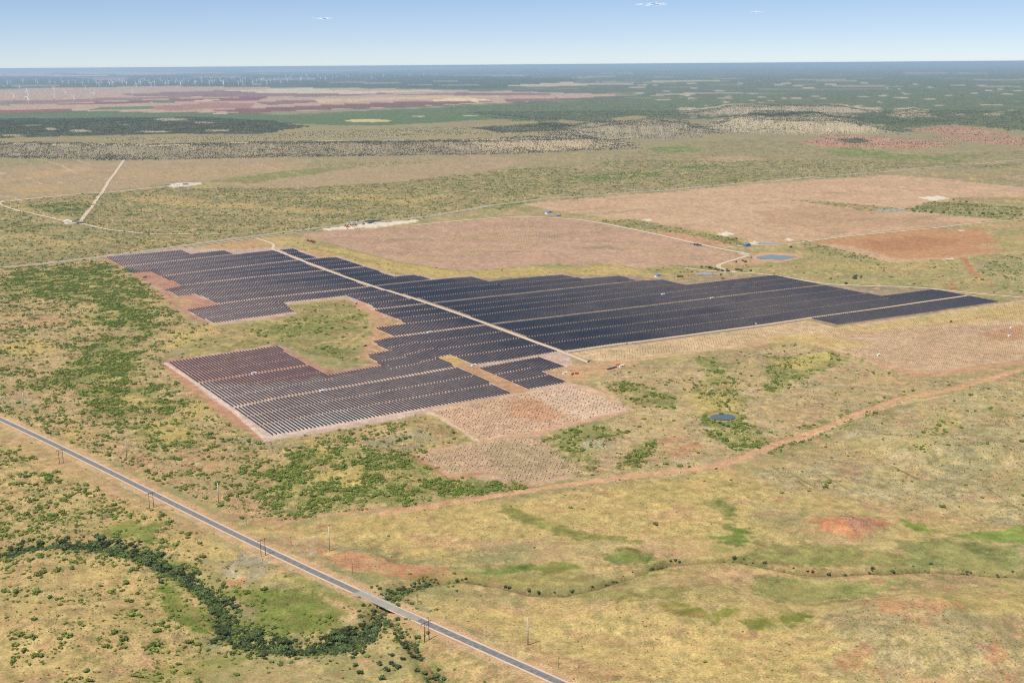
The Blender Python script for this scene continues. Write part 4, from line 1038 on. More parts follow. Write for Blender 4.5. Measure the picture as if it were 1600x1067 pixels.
# the rest joined
ct, st = math.cos(TILT), math.sin(TILT); h = CHORD / 2
e3 = np.array([EV[0], EV[1], 0]); n3v = np.array([NV[0], NV[1], 0]); up = np.array([0, 0, 1.0])
wdir = e3 * ct + up * st; ndir = -e3 * st + up * ct
A0 = np.concatenate([TE0, (z0 + AXLE)[:, None]], 1)[far_set]; A1 = np.concatenate([TE1, (z1 + AXLE)[:, None]], 1)[far_set]
corn = []
for t in (.12, .17):
    for P_, s_ in ((A0, -h), (A0, h), (A1, h), (A1, -h)):
        corn.append(P_ + wdir * s_ + ndir * t)
V = np.stack(corn, 1).reshape(-1, 3)
bq = np.array([(0, 3, 2, 1), (4, 5, 6, 7), (0, 1, 5, 4), (1, 2, 6, 5), (2, 3, 7, 6), (3, 0, 4, 7)])
Fq = (np.arange(len(A0))[:, None, None] * 8 + bq[None]).reshape(-1, 4)
me = mesh_np('module_rows', V, Fq); me.materials.append(MAT['panel'])
arr_root = obj('solar_tracker_array', me)
tag(arr_root, 'wide dark array of solar tracker rows reaching back to the far highway', 'solar array', kind='stuff')
def batch_boxes(name, ctr, hx, hy, z0_, z1_, yaw, mat, parent=None):
    c, s = math.cos(yaw), math.sin(yaw)
    o8 = np.array([(-hx, -hy, z0_), (hx, -hy, z0_), (hx, hy, z0_), (-hx, hy, z0_), (-hx, -hy, z1_), (hx, -hy, z1_), (hx, hy, z1_), (-hx, hy, z1_)])
    o8 = np.stack([o8[:, 0] * c - o8[:, 1] * s, o8[:, 0] * s + o8[:, 1] * c, o8[:, 2]], -1)
    V = (ctr[:, None, :] + o8[None]).reshape(-1, 3)
    Fq = (np.arange(len(ctr))[:, None, None] * 8 + bq[None, 1:]).reshape(-1, 4)
    me = mesh_np(name, V, Fq); me.materials.append(MAT[mat])
    return obj(name, me, parent)

# ------------------------------------------------------------------ bare posts waiting for trackers
def pile_field(name, pts, pu, pv, label, mat='pallet', hh=1.4, jit=.2, keep=1.0):
    Q = uv(PP(pts))
    us = np.arange(Q[:, 0].min(), Q[:, 0].max(), pu); vsx = np.arange(Q[:, 1].min(), Q[:, 1].max(), pv)
    U, Vv = np.meshgrid(us, vsx); U = U.ravel(); Vv = Vv.ravel()
    ins = sdf_poly(U, Vv, Q) < -2
    U, Vv = U[ins], Vv[ins]
    k = rng.random(len(U)) < keep
    U, Vv = U[k], Vv[k] + rng.normal(0, jit, k.sum())
    P_ = U[:, None] * EV + Vv[:, None] * NV
    ctr = np.concatenate([P_, gz(P_[:, 0], P_[:, 1])[:, None]], 1)
    o = batch_boxes(name, ctr, .2, .2, -.5, hh, -YAW_N, mat)
    print(name, len(ctr))
    return tag(o, label, 'posts', kind='stuff')
pile_field('steel_posts', [(920, 552), (1262, 503), (1307, 514), (1560, 477), (1600, 470), (1600, 520), (1400, 520), (1300, 524), (1100, 545), (960, 564)], 5.8, 8.0, 'bare steel posts in rows on the straw strip below the array', keep=.8)
pile_field('steel_posts', [(1260, 530), (1400, 514), (1600, 506), (1600, 556), (1450, 582), (1380, 568)], 5.8, 8.0, 'bare steel posts in rows on the pinkish graded field', keep=.8)
pile_field('steel_posts', [(500, 366), (640, 354), (800, 341), (920, 349), (1000, 366), (900, 372), (760, 400), (640, 404), (560, 386)], 11.6, 9.0, 'bare steel posts in rows on the graded field behind the array', keep=.8)

# ------------------------------------------------------------------ pallets of modules on the front pads
CR_B = MB().box(-1., 1., -.6, .6, .15, 1.05).mesh('carton', 'card')
CR_P = MB().box(-.9, .9, -.6, -.4, 0, .15).box(-.9, .9, -.12, .12, 0, .15).box(-.9, .9, .4, .6, 0, .15).mesh('pallet', 'pallet')
CR_S = MB().box(-.45, .45, -1.2, 1.2, 0, .8).mesh('tube_bundle', 'dark')
pal = []
for pid, P_ in enumerate(([(676, 644), (800, 618), (886, 601), (984, 637), (850, 672), (750, 687)], [(650, 712), (745, 694), (832, 680), (918, 737), (804, 758), (760, 735), (703, 741)])):
    Q = uv(PP(P_))
    rowk = 0
    for u in np.arange(Q[:, 0].min() + 4, Q[:, 0].max(), 11.6):
        rowk += 1
        for v in np.arange(Q[:, 1].min() + (rowk % 2) * 7, Q[:, 1].max(), 14):
            if sdf_poly(np.array([u]), np.array([v]), Q)[0] < -3 and rng.random() < .93:
                pal.append((pid, u + rng.normal(0, .9), v + rng.normal(0, 1.6)))
print('pallets', len(pal))
LABP = ('carton of modules on a wooden pallet on the light pad touching the tracker block', 'carton of modules on a wooden pallet on the lower pad ringed by red tracks')
rest = []
pal.sort(key=lambda t: np.hypot(*(t[1] * EV + t[2] * NV)))
for k, (pid, u, v) in enumerate(pal):
    p = u * EV + v * NV
    if k < 300:
        e = empty('module_pallet', ground_loc(p), -YAW_N + rng.normal(0, .12))
        tag(e, LABP[pid], 'pallet', ('pallets on the light pad', 'pallets on the lower pad')[pid])
        obj('carton', CR_B, e); obj('pallet', CR_P, e)
        obj('tube_bundle', CR_S, e, (1.5, .3, 0))
    else:
        rest.append((p[0], p[1], float(gz(p[0], p[1]))))
if rest:
    rest = np.array(rest)
    ro = batch_boxes('module_pallets', rest, .85, .55, 0, .95, -YAW_N, 'card')
    tag(ro, 'more cartons of modules dotted over the far side of the light pad', 'pallets', kind='stuff')
    rb = batch_boxes('tube_bundles', rest + np.array([1.4, .3, 0]), .45, 1.2, 0, .8, -YAW_N, 'dark', ro); rb['kind'] = 'stuff'
# unlaid rows of small parts along each future tracker line
pile_field('tracker_posts', [(676, 644), (800, 618), (886, 601), (984, 637), (850, 672), (750, 687)], 5.8, 7.0, 'short steel posts in lines between the pallets of the light pad', keep=.75)
pile_field('tracker_posts', [(650, 712), (745, 694), (832, 680), (918, 737), (804, 758), (760, 735), (703, 741)], 5.8, 7.0, 'short steel posts in lines between the pallets of the lower pad', keep=.75)

# ------------------------------------------------------------------ shrubs and trees
import bmesh
def crown_mesh(name, mat, seed, lumps, leaves, flat=.75, core=.78, leaf=.34):
    r = random.Random(seed)
    bm = bmesh.new()
    cs = []
    for k in range(lumps):
        a = r.uniform(0, 6.283); d = r.uniform(.15, .85) if k else 0
        cs.append((Vector((math.cos(a) * d, math.sin(a) * d * .8, .5 * flat + r.uniform(-.15, .32) * flat * (1 - d * .5))), r.uniform(.2, .5) if k else .5))
    for c, rad in cs:
        res = bmesh.ops.create_icosphere(bm, subdivisions=1, radius=rad * core)
        for v in res['verts']:
            v.co *= r.uniform(.72, 1.2); v.co.z *= flat; v.co += c
    for k in range(leaves):
        c, rad = r.choice(cs)
        d = Vector((r.gauss(0, 1), r.gauss(0, 1), r.gauss(.25, .9))).normalized()
        p = c + Vector((d.x, d.y, d.z * flat)) * rad * r.uniform(.75, 1.15)
        a = Vector((r.gauss(0, 1), r.gauss(0, 1), r.gauss(0, .6))).normalized() * leaf * r.uniform(.5, 1)
        b = d.cross(a).normalized() * leaf * r.uniform(.5, 1)
        vs_ = [bm.verts.new(p + a * .5), bm.verts.new(p + b * .5), bm.verts.new(p - a * .5), bm.verts.new(p - b * .5)]
        bm.faces.new(vs_)
    me = bpy.data.meshes.new(name); bm.to_mesh(me); bm.free()
    me.materials.append(MAT[mat]); return me
def stem_mesh(seed, hh=.5, r0=.09, n=4):
    r = random.Random(seed); mb = MB()
    for k in range(n):
        a = r.uniform(0, 6.283)
        mb.tube((0.03 * math.cos(a), .03 * math.sin(a), -.15), (math.cos(a) * .32, math.sin(a) * .32, hh), r0 * r.uniform(.6, 1), r0 * .35, 5)
    return mb.mesh('stem', 'bark')
SH = [crown_mesh('crown', 'mesquite', 100 + k, 7, 80, .66) for k in range(4)]
ST = [stem_mesh(200 + k) for k in range(4)]
TR = [crown_mesh('crown', 'creek_leaf', 300 + k, 10, 150, .8, leaf=.26) for k in range(4)]
JU = crown_mesh('crown', 'juniper', 401, 2, 16, .95, leaf=.4)
SG = crown_mesh('crown', 'sage', 402, 2, 12, .6, leaf=.45)
TT = [stem_mesh(500 + k, .5, .075, 5) for k in range(4)]

def scatter(Darr, rmin, rmax, clump_wl, clump, seed, half=24.6):
    """random spots with the ground's own shrub density (per 100 m2)"""
    g = np.random.default_rng(seed)
    ha = math.radians(half)
    area = ha * (rmax ** 2 - rmin ** 2)
    dmax = float(Darr.max())
    n = int(area / 100 * dmax * 1.6)
    out = []
    while n > 0:
        m = min(n, 600000); n -= m
        r = np.sqrt(g.random(m) * (rmax ** 2 - rmin ** 2) + rmin ** 2)
        a = (g.random(m) * 2 - 1) * ha
        x, y = r * np.sin(a), r * np.cos(a)
        d = look(Darr, x, y)
        ok = d > 0.002
        x, y, d = x[ok], y[ok], d[ok]
        cl_ = fbm(x, y, clump_wl, 3, seed)
        d = d * np.clip(1 + clump * (cl_ - .5) * 2, 0.02, 4)
        kp = g.random(len(d)) < d / (dmax * 1.6)
        out.append(np.stack([x[kp], y[kp]], -1))
    return np.concatenate(out)

road_d = np.minimum(dist_line(GX, GY, HP[::4]), dist_line(GX, GY, FH[::6]))
keepout = sstep(9, 14, road_d)
DENS *= keepout; SAGE *= keepout
bush = scatter(DENS * 3.0, 850, 6500, 20, 4.2, 71)
print('mesquite', len(bush))
bd = np.hypot(bush[:, 0], bush[:, 1])
bs = np.clip(rng.lognormal(0.42, .52, len(bush)), .55, 5.0)      # radius in metres
rank = np.argsort(-(bs / bd))
ind = rank[:300]; oth = rank[300:]
LAB_B = ['small rounded green mesquite shrub among dry grass', 'spreading green mesquite shrub among dry grass']
for i in ind:
    e = empty('mesquite_shrub', ground_loc(bush[i]), rng.random() * 6.28, float(bs[i]))
    x_, y_ = bush[i]
    hk = int(np.argmin((HP[:, 0] - x_) ** 2 + (HP[:, 1] - y_) ** 2)); hk = min(max(hk, 1), len(HP) - 2)
    tx, ty = HP[hk + 1] - HP[hk - 1]; side = tx * (y_ - HP[hk, 1]) - ty * (x_ - HP[hk, 0])
    big = bs[i] > np.median(bs[ind])
    nearc = float(look(np.minimum(dcl, 500), x_, y_)) < 45
    nearh = abs(side) / math.hypot(tx, ty) < 60
    size_w = 'broad spreading' if big else 'compact rounded'
    where = ('on the solar farm side of the highway' if side > 0 else 'on the creek side of the highway') if not (nearc or nearh) else ('near the curved creek trees' if nearc else ('close to the highway verge facing the solar farm' if side > 0 else 'close to the highway verge facing the creek'))
    tag(e, size_w + ' green mesquite shrub ' + where, 'shrub', size_w + ' mesquites ' + where)
    k = int(rng.integers(4))
    obj('crown', SH[k], e); obj('stem', ST[k], e)
proto_objs = {}
for o in col.objects:
    if o.name.startswith('crown') and o.data in SH and o.data.name not in proto_objs: proto_objs[o.data.name] = o

def gn_scatter(name, pts, scl, proto, label, cat, zoff=0.0, zs=None):
    P_ = np.concatenate([pts, (gz(pts[:, 0], pts[:, 1]) + zoff)[:, None]], 1)
    me = bpy.data.meshes.new(name)
    me.vertices.add(len(P_)); me.vertices.foreach_set('co', P_.astype(np.float32).ravel())
    a = me.attributes.new('size', 'FLOAT', 'POINT'); a.data.foreach_set('value', scl.astype(np.float32))
    a = me.attributes.new('turn', 'FLOAT', 'POINT'); a.data.foreach_set('value', (np.random.default_rng(5).random(len(P_)) * 6.283).astype(np.float32))
    me.update()
    o = obj(name, me)
    tag(o, label, cat, kind='stuff')
    ng = bpy.data.node_groups.new(name, 'GeometryNodeTree')
    ng.interface.new_socket('Geometry', in_out='INPUT', socket_type='NodeSocketGeometry')
    ng.interface.new_socket('Geometry', in_out='OUTPUT', socket_type='NodeSocketGeometry')
    n = ng.nodes; l = ng.links
    gi = n.new('NodeGroupInput'); go = n.new('NodeGroupOutput')
    ip = n.new('GeometryNodeInstanceOnPoints')
    m2p = n.new('GeometryNodeMeshToPoints')
    oi = n.new('GeometryNodeObjectInfo'); oi.inputs['Object'].default_value = proto; oi.inputs['As Instance'].default_value = True
    oi.transform_space = 'ORIGINAL'
    s_ = n.new('GeometryNodeInputNamedAttribute'); s_.data_type = 'FLOAT'; s_.inputs[0].default_value = 'size'
    t_ = n.new('GeometryNodeInputNamedAttribute'); t_.data_type = 'FLOAT'; t_.inputs[0].default_value = 'turn'
    cx = n.new('ShaderNodeCombineXYZ')
    l.new(gi.outputs[0], m2p.inputs[0]); l.new(m2p.outputs[0], ip.inputs['Points'])
    l.new(oi.outputs['Geometry'], ip.inputs['Instance'])
    l.new(s_.outputs[0], ip.inputs['Scale'])
    l.new(t_.outputs[0], cx.inputs[2]); l.new(cx.outputs[0], ip.inputs['Rotation'])
    l.new(ip.outputs[0], go.inputs[0])
    md = o.modifiers.new('scatter', 'NODES'); md.node_group = ng
    return o
protos = [proto_objs[m.name] for m in SH if m.name in proto_objs]
for k, pr in enumerate(protos):
    sel = oth[k::len(protos)]
    gn_scatter('mesquite_scrub', bush[sel], bs[sel], pr, 'green mesquite scrub spread thickly over the open rangeland', 'scrub', -.1)

# individual small creek-side trees
def tree(p, rad, kind, label, group):
    e = empty('creek_tree', ground_loc(p), rng.random() * 6.28, rad)
    tag(e, label, 'tree', group)
    k = int(rng.integers(4))
    obj('crown', TR[k], e); obj('trunk', TT[k], e)
    return e
def along(P, n, spread, seed):
    g = np.random.default_rng(seed)
    s = np.concatenate([[0], np.cumsum(np.hypot(*np.diff(P, axis=0).T))])
    t = g.random(n) * s[-1]
    w_ = vnoise(t / 42.0, t * 0 + seed * 3.7, 5) * .6 + vnoise(t / 14.0, t * 0 + seed * 1.7, 6) * .4
    ok = g.random(n) < np.clip((w_ - .18) * 3.2, .05, 1)
    t, w_ = t[ok], w_[ok]
    q = np.stack([np.interp(t, s, P[:, 0]), np.interp(t, s, P[:, 1])], -1)
    return q + g.normal(0, 1, (len(t), 2)) * (spread * (.25 + 1.5 * w_))[:, None]
trees = []
CA = cl[:17]
for p in along(CA, 230, 7.0, 1): trees.append((p, float(np.clip(rng.lognormal(1.3, .35), 2.0, 6.5)), 'dark green creek tree in the curving line along the left creek', 'trees along the curved creek'))
for x, y, n_, sp in [(545, 990, 12, 8), (560, 1000, 12, 9), (575, 985, 12, 7), (585, 995, 6, 6), (530, 1012, 10, 8), (520, 1003, 8, 8)]:
    for k in range(n_): trees.append((P1(x, y) + rng.normal(0, sp, 2), rng.uniform(3.0, 5.2), 'large dark tree in the grove where the creek nears the bridge', 'grove by the bridge'))
for x, y in [(628, 1015), (636, 1022), (630, 1030), (618, 1026), (624, 1040), (610, 1045), (600, 1050), (634, 1010), (641, 1028), (560, 1022), (548, 1030), (556, 1040), (566, 1052), (596, 1060), (615, 1035), (590, 1040)]:
    trees.append((P1(x, y) + rng.normal(0, 2, 2), rng.uniform(2.4, 4.2), 'dark tree beside the side gully below the bridge', 'trees by the side gully'))
for x, y in [(588, 916), (594, 920), (624, 921), (630, 918), (648, 912), (655, 911), (661, 908), (580, 918), (637, 925), (610, 925), (715, 908), (722, 906), (728, 905), (790, 917), (795, 919), (826, 922), (842, 926), (866, 926), (893, 925), (926, 917), (947, 915), (958, 910), (962, 909), (1020, 889), (1048, 877), (1055, 876), (1062, 878), (1148, 872), (1162, 874), (1195, 880), (1240, 888), (1262, 893), (1270, 893), (1295, 898), (1320, 899), (1362, 891), (1395, 893), (1427, 885), (1455, 881), (1502, 897), (1582, 893), (1363, 888)]:
    trees.append((P1(x, y), rng.uniform(1.5, 2.9), 'small dark tree dotted along the eroded creek right of the highway', 'small trees of the right creek'))
for x, y in [(1103, 418), (1108, 419.5), (1112, 420), (1118, 421), (1122, 423), (1128, 424), (1135, 422), (1137, 425), (1150, 422), (1154, 422), (1158, 423), (1126, 430), (1096, 418), (1060, 433), (1066, 433), (1173, 424), (1146, 375), (1150, 374), (1138, 373), (1236, 387), (1150, 410), (1160, 408), (1164, 410), (1345, 434), (1335, 436), (1322, 444), (1337, 432)]:
    trees.append((P1(x, y), rng.uniform(4, 7), 'dark tree near the ponds beyond the array', 'trees around the ponds'))
for x, y in [(1428, 331), (1436, 332), (1445, 331), (1455, 333), (1475, 333), (1500, 334), (1515, 334), (1535, 335), (1550, 336), (1565, 335), (1585, 337), (1595, 336), (1490, 313), (1500, 316), (1510, 316)]:
    trees.append((P1(x, y), rng.uniform(5, 8), 'dark tree in the row along the far drainage right of the graded field', 'trees of the far drainage'))
for x, y in [(1130, 664), (1137, 667), (1125, 662)]:
    trees.append((P1(x, y), 3.5, 'bare grey-green tree at the lower edge of the round pond', 'trees below the round pond'))
for p, r_, lb, g_ in trees: tree(p, r_, 0, lb, g_)
print('trees', len(trees))

te = [o for o in col.objects if o.name.startswith('crown') and o.data in TR]
tproto = {o.data.name: o for o in te}
up_ = np.concatenate([along(CA, 2600, 7.5, 1), along(cl[10:20], 600, 8.0, 3), along(cr_, 420, 2.2, 4), along(c3, 160, 4.0, 6), along(cl[18:], 200, 5.0, 7)])
ur_ = np.clip(rng.lognormal(.3, .5, len(up_)), .5, 3.4); ur_ = np.where(look(np.minimum(dcr, 500), up_[:, 0], up_[:, 1]) < 12, ur_ * .55, ur_)
edge = np.concatenate([along(CA, 900, 17, 8), along(cl[8:], 500, 18, 9)])
gn_scatter('creek_scrub', edge, np.clip(rng.lognormal(.35, .45, len(edge)), .5, 3.2), protos[0], 'green scrub thinning out from the creek trees', 'scrub', -.1)
for k, pr in enumerate(tproto.values()):
    gn_scatter('creek_brush', up_[k::len(tproto)], ur_[k::len(tproto)], pr, 'tangled dark brush filling the creek bed between the trees', 'brush', -.2)

# junipers of the scarps and small grey shrubs, spread widely
ju = scatter(JUN, 4800, 13500, 120, 1.2, 81)
print('junipers', len(ju))
je = empty('juniper_tree', ground_loc(P1(1050, 205)), 0, 4.0)
tag(je, 'lone rounded dark juniper on the pale mesa slope', 'tree')
jc = obj('crown', JU, je); obj('trunk', TT[0], je)
gn_scatter('juniper_woodland', ju, rng.uniform(2.4, 4.8, len(ju)), jc, 'dark juniper woodland speckling the pale escarpments', 'woodland')
sg = scatter(np.clip(SAGE * 4 + .5 * ROUGH * (DENS + SAGE > .02) + 1.6 * DENS, 0, 14), 850, 3600, 18, 2.4, 91)
print('sage', len(sg))
se = empty('sagebrush', ground_loc(P1(1420, 700)), 0, 1.2)
tag(se, 'low grey-green bush on the right hand slope', 'shrub')
sc_ = obj('crown', SG, se); obj('stem', ST[0], se)
gn_scatter('low_brush', sg, np.clip(rng.lognormal(-.35, .4, len(sg)), .35, 1.6), sc_, 'low grey-green brush dotted over the dry grassland', 'brush', -.05)

# ------------------------------------------------------------------ power poles
def mono(px, py, hh):
    e = empty('power_pole', ground_loc(P1(px, py)), math.radians(28))
    obj('shaft', MB().tube((0, 0, -1), (0, 0, hh), .62, .34, 10).mesh('shaft', 'steel', True), e)
    for k, z in enumerate((hh - 1.5, hh - 5, hh - 8.5)):
        s_ = 1 if k % 2 else -1
        a = obj('insulator_arm', MB().tube((0, 0, z), (0, 2.3 * s_, z + .35), .16, .09, 6).mesh('insulator_arm', 'steel'), e)
    return e
MONO = [((38, 640), 'tall grey steel power pole beside the far left bend of the highway'), ((198, 716), 'tall grey steel power pole in green scrub right of the highway'), ((342, 788), 'tall grey steel power pole between scrub and the highway'), ((515, 860.5), 'tall grey steel power pole on the red bank above the highway'), ((825, 1007.5), 'tall grey steel power pole on dry grass past the bridge')]
for (x, y), lb in MONO:
    tag(mono(x, y, 27), lb, 'power pole', 'steel poles following the highway')
def hframe(px, py, lb):
    e = empty('h_frame_pole', ground_loc(P1(px, py)), yaw_b + math.pi / 2)
    for s_ in (-2.7, 2.7):
        obj('post', MB().tube((s_, 0, -1.2), (s_, 0, 20), .36, .24, 8).mesh('post', 'wood', True), e)
    ca = obj('crossarm', MB().box(-6.2, 6.2, .3, .62, 17.6, 18.05).mesh('crossarm', 'wood'), e)
    for x in (-5.6, 0, 5.6):
        obj('insulator', MB().tube((x, .45, 16.2), (x, .45, 17.6), .12, .12, 6).mesh('insulator', 'grey'), ca)
    obj('brace', MB().tube((-2.7, .3, 11.5), (2.7, .3, 16.5), .1, .1, 5).tube((2.7, -.3, 11.5), (-2.7, -.3, 16.5), .1, .1, 5).mesh('brace', 'wood'), e)
    tag(e, lb, 'power pole', 'wooden H-frame poles')
hframe(96, 724, 'dark wooden H-frame power pole left of the highway above the scrub')
hframe(237, 793.5, 'dark wooden H-frame power pole by the red cut of the highway')
hframe(411.5, 868.5, 'dark wooden H-frame power pole above the grey eroded knoll')
hframe(667, 1001, 'dark wooden H-frame power pole beside the old pale pavement near the bridge')
for (x, y), lb in (((455, 852), 'thin wooden line pole on the red roadside cut'), ((551, 895), 'thin wooden line pole below the red bank'), ((653, 944), 'thin wooden line pole on the rise past the bridge'), ((759.5, 994), 'thin wooden line pole with green grass at its foot'), ((873, 1045), 'thin wooden line pole on pale grass farthest past the bridge'), ((385, 820), 'thin wooden line pole where the dirt track meets the highway')):
    e = empty('line_pole', ground_loc(P1(x, y)), yaw_b + math.pi / 2)
    obj('post', MB().tube((0, 0, -1), (0, 0, 10.5), .2, .14, 7).mesh('post', 'wood', True), e)
    obj('crossarm', MB().box(-1.2, 1.2, -.08, .08, 9.6, 9.85).mesh('crossarm', 'wood'), e)
    tag(e, lb, 'power pole', 'small line poles beside the highway')

# ------------------------------------------------------------------ wind turbines
TW = MB().tube((0, 0, -3), (0, 0, 80), 3.4, 2.4, 10).mesh('tower', 'turbine', True)
NA = MB().box(-2.0, 2.0, -3.5, 6.5, 79.2, 83).mesh('nacelle', 'turbine')
HB = MB().tube((0, -3.5, 81), (0, -6.2, 81), 1.9, .9, 10).mesh('hub', 'turbine')
def blade_mesh():
    me = bpy.data.meshes.new('blade'); V = []; 
    prof = [(0, 1.6, 1.4), (6, 4.4, 1.4), (12, 4.0, 1.1), (24, 3.0, .8), (36, 2.0, .5), (42, .9, .2)]
    for z, c_, t_ in prof: V += [(-c_ * .35, -t_ / 2, z), (c_ * .65, -t_ / 4, z), (c_ * .65, t_ / 4, z), (-c_ * .35, t_ / 2, z)]
    Fc = []
    for k in range(len(prof) - 1):
        for j in range(4):
            a = k * 4 + j; b = k * 4 + (j + 1) % 4
            Fc.append((a, b, b + 4, a + 4))
    n = len(V); Fc.append((n - 4, n - 3, n - 2, n - 1))
    me.from_pydata(V, [], Fc); me.materials.append(MAT['turbine']); me.update(); return me
BL = blade_mesh()
S = 180 / 1600
c1_ = [(280, 388), (398, 578), (200, 530), (385, 465), (752, 400), (762, 522), (912, 460), (1035, 562), (1312, 500), (108, 318), (148, 300), (528, 312), (698, 310), (770, 325), (875, 310), (960, 320), (1050, 302), (1150, 320), (1187, 385), (1230, 300), (1340, 315), (1380, 350), (1410, 305), (1520, 315), (1572, 325), (1550, 290), (325, 290), (500, 285), (850, 270)]
c2_ = [(12, 318), (62, 335), (155, 270), (195, 305), (252, 320), (332, 460), (385, 360), (425, 290), (447, 318), (475, 270), (505, 270), (562, 300), (592, 360), (637, 318), (715, 270), (745, 295), (797, 335), (832, 310), (880, 270), (930, 295), (952, 270), (1000, 330), (1025, 310), (1050, 265), (1112, 285), (1142, 240), (1200, 320), (1213, 300), (1295, 290), (1285, 240), (1402, 318), (1420, 260), (1440, 300), (1470, 280), (1590, 315), (1550, 270)]
c3_ = [(40, 250), (85, 318), (135, 275), (200, 245), (235, 245), (290, 318), (320, 280), (352, 310), (385, 260), (468, 240), (492, 318), (540, 295), (615, 275), (640, 250), (688, 318), (735, 290), (800, 270), (855, 245), (883, 310), (945, 205), (975, 270), (1012, 230), (1045, 190), (1155, 260), (1170, 240), (1240, 200), (1267, 245), (1330, 260), (1390, 195), (1435, 245), (1475, 210), (1505, 260), (1535, 190), (1595, 180)]
c4_ = [(92, 235), (148, 215), (225, 180), (270, 190), (310, 215), (360, 175), (470, 215), (632, 235), (688, 180), (795, 205), (815, 175), (950, 200), (1150, 195), (1355, 190), (1533, 185)]
tp = [(ox + x * S, 100 + y * S) for ox, L_ in ((0, c1_), (170, c2_), (340, c3_), (510, c4_)) for x, y in L_]
TPos = PP(tp)
for (px, py), p in zip(tp, TPos):
    e = empty('wind_turbine', ground_loc(p), rng.normal(0.2, .35), 1.45 if py > 141 else 1.75)
    nearf = py > 141
    tag(e, 'tall white wind turbine standing on the pinkish ploughed fields' if nearf else 'small white wind turbine in the crowded rows on the blue distant plain', 'wind turbine', 'turbines on the ploughed fields' if nearf else 'turbines on the distant plain')
    obj('tower', TW, e); obj('nacelle', NA, e)
    hb = obj('hub', HB, e)
    a0 = rng.random() * 2.09
    for k in range(3):
        b = obj('blade', BL, hb, (0, -5, 81)); b.rotation_euler = (0, a0 + k * 2.0944, 0)
print('turbines', len(tp))

# ------------------------------------------------------------------ site buildings, containers, vehicles
def container(px, py, lx, ly, hz, mat, yaw, name, lb, cat, grp=None, ridge=False):
    e = empty(name, ground_loc(P1(px, py)), yaw)
    obj('wall', MB().box(-lx / 2, lx / 2, -ly / 2, ly / 2, -.3, hz).mesh('wall', mat), e)
    if ridge:
        obj('roof', MB().prism([(-lx / 2 - .4, hz + .01), (lx / 2 + .4, hz + .01), (0, hz + lx * .18)], -ly / 2 - .4, ly / 2 + .4).mesh('roof', ridge), e)
    else:
        obj('roof', MB().box(-lx / 2 - .1, lx / 2 + .1, -ly / 2 - .1, ly / 2 + .1, hz + .01, hz + .2).mesh('roof', mat), e)
    obj('door', MB().box(-.9, .9, -ly / 2 - .08, -ly / 2 - .01, 0, hz * .8).mesh('door', 'grey'), e)
    return tag(e, lb, cat, grp)
YR = -YAW_N
YE = math.atan2(EV[1], EV[0])
g1 = 'inverter stations in the array'
for (x, y), lb in (((504, 612), 'white inverter box in the aisle between the two front blocks'), ((397, 584.5), 'white inverter box in the red aisle of the first front block'), ((671, 520.5), 'white inverter box in the aisle left of the pale service road'), ((740, 572), 'white inverter box at the corner of the bare yellow strip'), ((1036, 461), 'small white inverter box among the dark rows beyond the service road'), ((1112, 467), 'small white inverter box in the long sandy aisle')):
    container(x, y, 9, 3, 3, 'white', YE, 'inverter_station', lb, 'inverter', g1)
container(894.5, 585.5, 6, 2.6, 2.7, 'red', YE + .5, 'shipping_container', 'dark red shipping container nearer the pallet pad', 'container')
container(901.5, 584.5, 6, 2.6, 2.7, 'red', YE - .2, 'shipping_container', 'dark red shipping container next to the pale dirt turnaround', 'container')
container(883, 584.5, 9, 2.6, 2.9, 'white', YE, 'office_trailer', 'long white trailer beside two red containers', 'trailer')
container(972, 573, 12, 2.6, 2.9, 'white', YE + .2, 'office_trailer', 'white trailer at the end of dark stacked panels', 'trailer')
container(956, 576, 22, 3, 1.8, 'navy', YE + .2, 'panel_stack', 'long dark stack of solar modules on the dirt yard', 'stack')
container(965, 570.5, 7, 2.5, 2.2, 'orange', YE, 'equipment_box', 'orange equipment box behind the dark module stack', 'box')
container(1489, 452, 15, 3, 3.5, 'orange', YE - .3, 'shipping_container', 'orange red container beside the road at the far end of the array', 'container')
container(858, 334.5, 26, 14, 6, 'white', YE, 'metal_shed', 'white shed with blue roof by the far gravel road', 'shed', ridge='blue')
container(872, 338, 18, 10, 5, 'grey', YE, 'metal_shed', 'grey shed next to the blue roofed shed', 'shed')
container(1167, 385, 16, 12, 6, 'blue', YE, 'pump_house', 'blue pump house beside the reservoir road', 'building', ridge='blue')
container(1028, 432.5, 16, 8, 4, 'white', YE, 'metal_shed', 'white shed with blue roof at the edge of the dark array', 'shed', ridge='blue')
container(106, 347.5, 26, 12, 4, 'white', .3, 'ranch_house', 'white ranch house where the ranch roads meet', 'house', ridge='white')
container(125, 349.5, 20, 10, 4, 'navy', .2, 'barn', 'dark barn beside the white ranch house', 'barn', ridge='grey')
for k, (x, y, m) in enumerate([(262, 290, 'grey'), (272, 290.5, 'white'), (280, 290, 'white'), (290, 289, 'grey'), (297, 288.5, 'white')]):
    container(x, y, 22, 12, 6, m, .3, 'well_building', ('grey', 'white')[m == 'white'] + ' building on the pale pad at the end of the ranch road', 'building', 'buildings on the pale pad' if m == 'white' else 'grey buildings on the pale pad')
poly_pad = None
for x, y, m, lx in [(577, 347, 'navy', 30), (583, 346.5, 'navy', 30), (589, 346, 'navy', 30), (580, 349, 'navy', 22)]:
    container(x, y, lx, 5, 4, m, YE + .1, 'shipping_container', 'dark blue container in the row at the construction yard', 'container', 'dark containers of the yard')
for x, y in [(546, 349), (553, 348.5), (560, 348), (567, 347), (574, 349.5), (586, 350), (545, 355), (553, 355)]:
    container(x, y, 16, 4, 3.6, 'white', YE + .1, 'office_trailer', 'white site office trailer at the construction yard', 'trailer', 'white trailers of the yard')
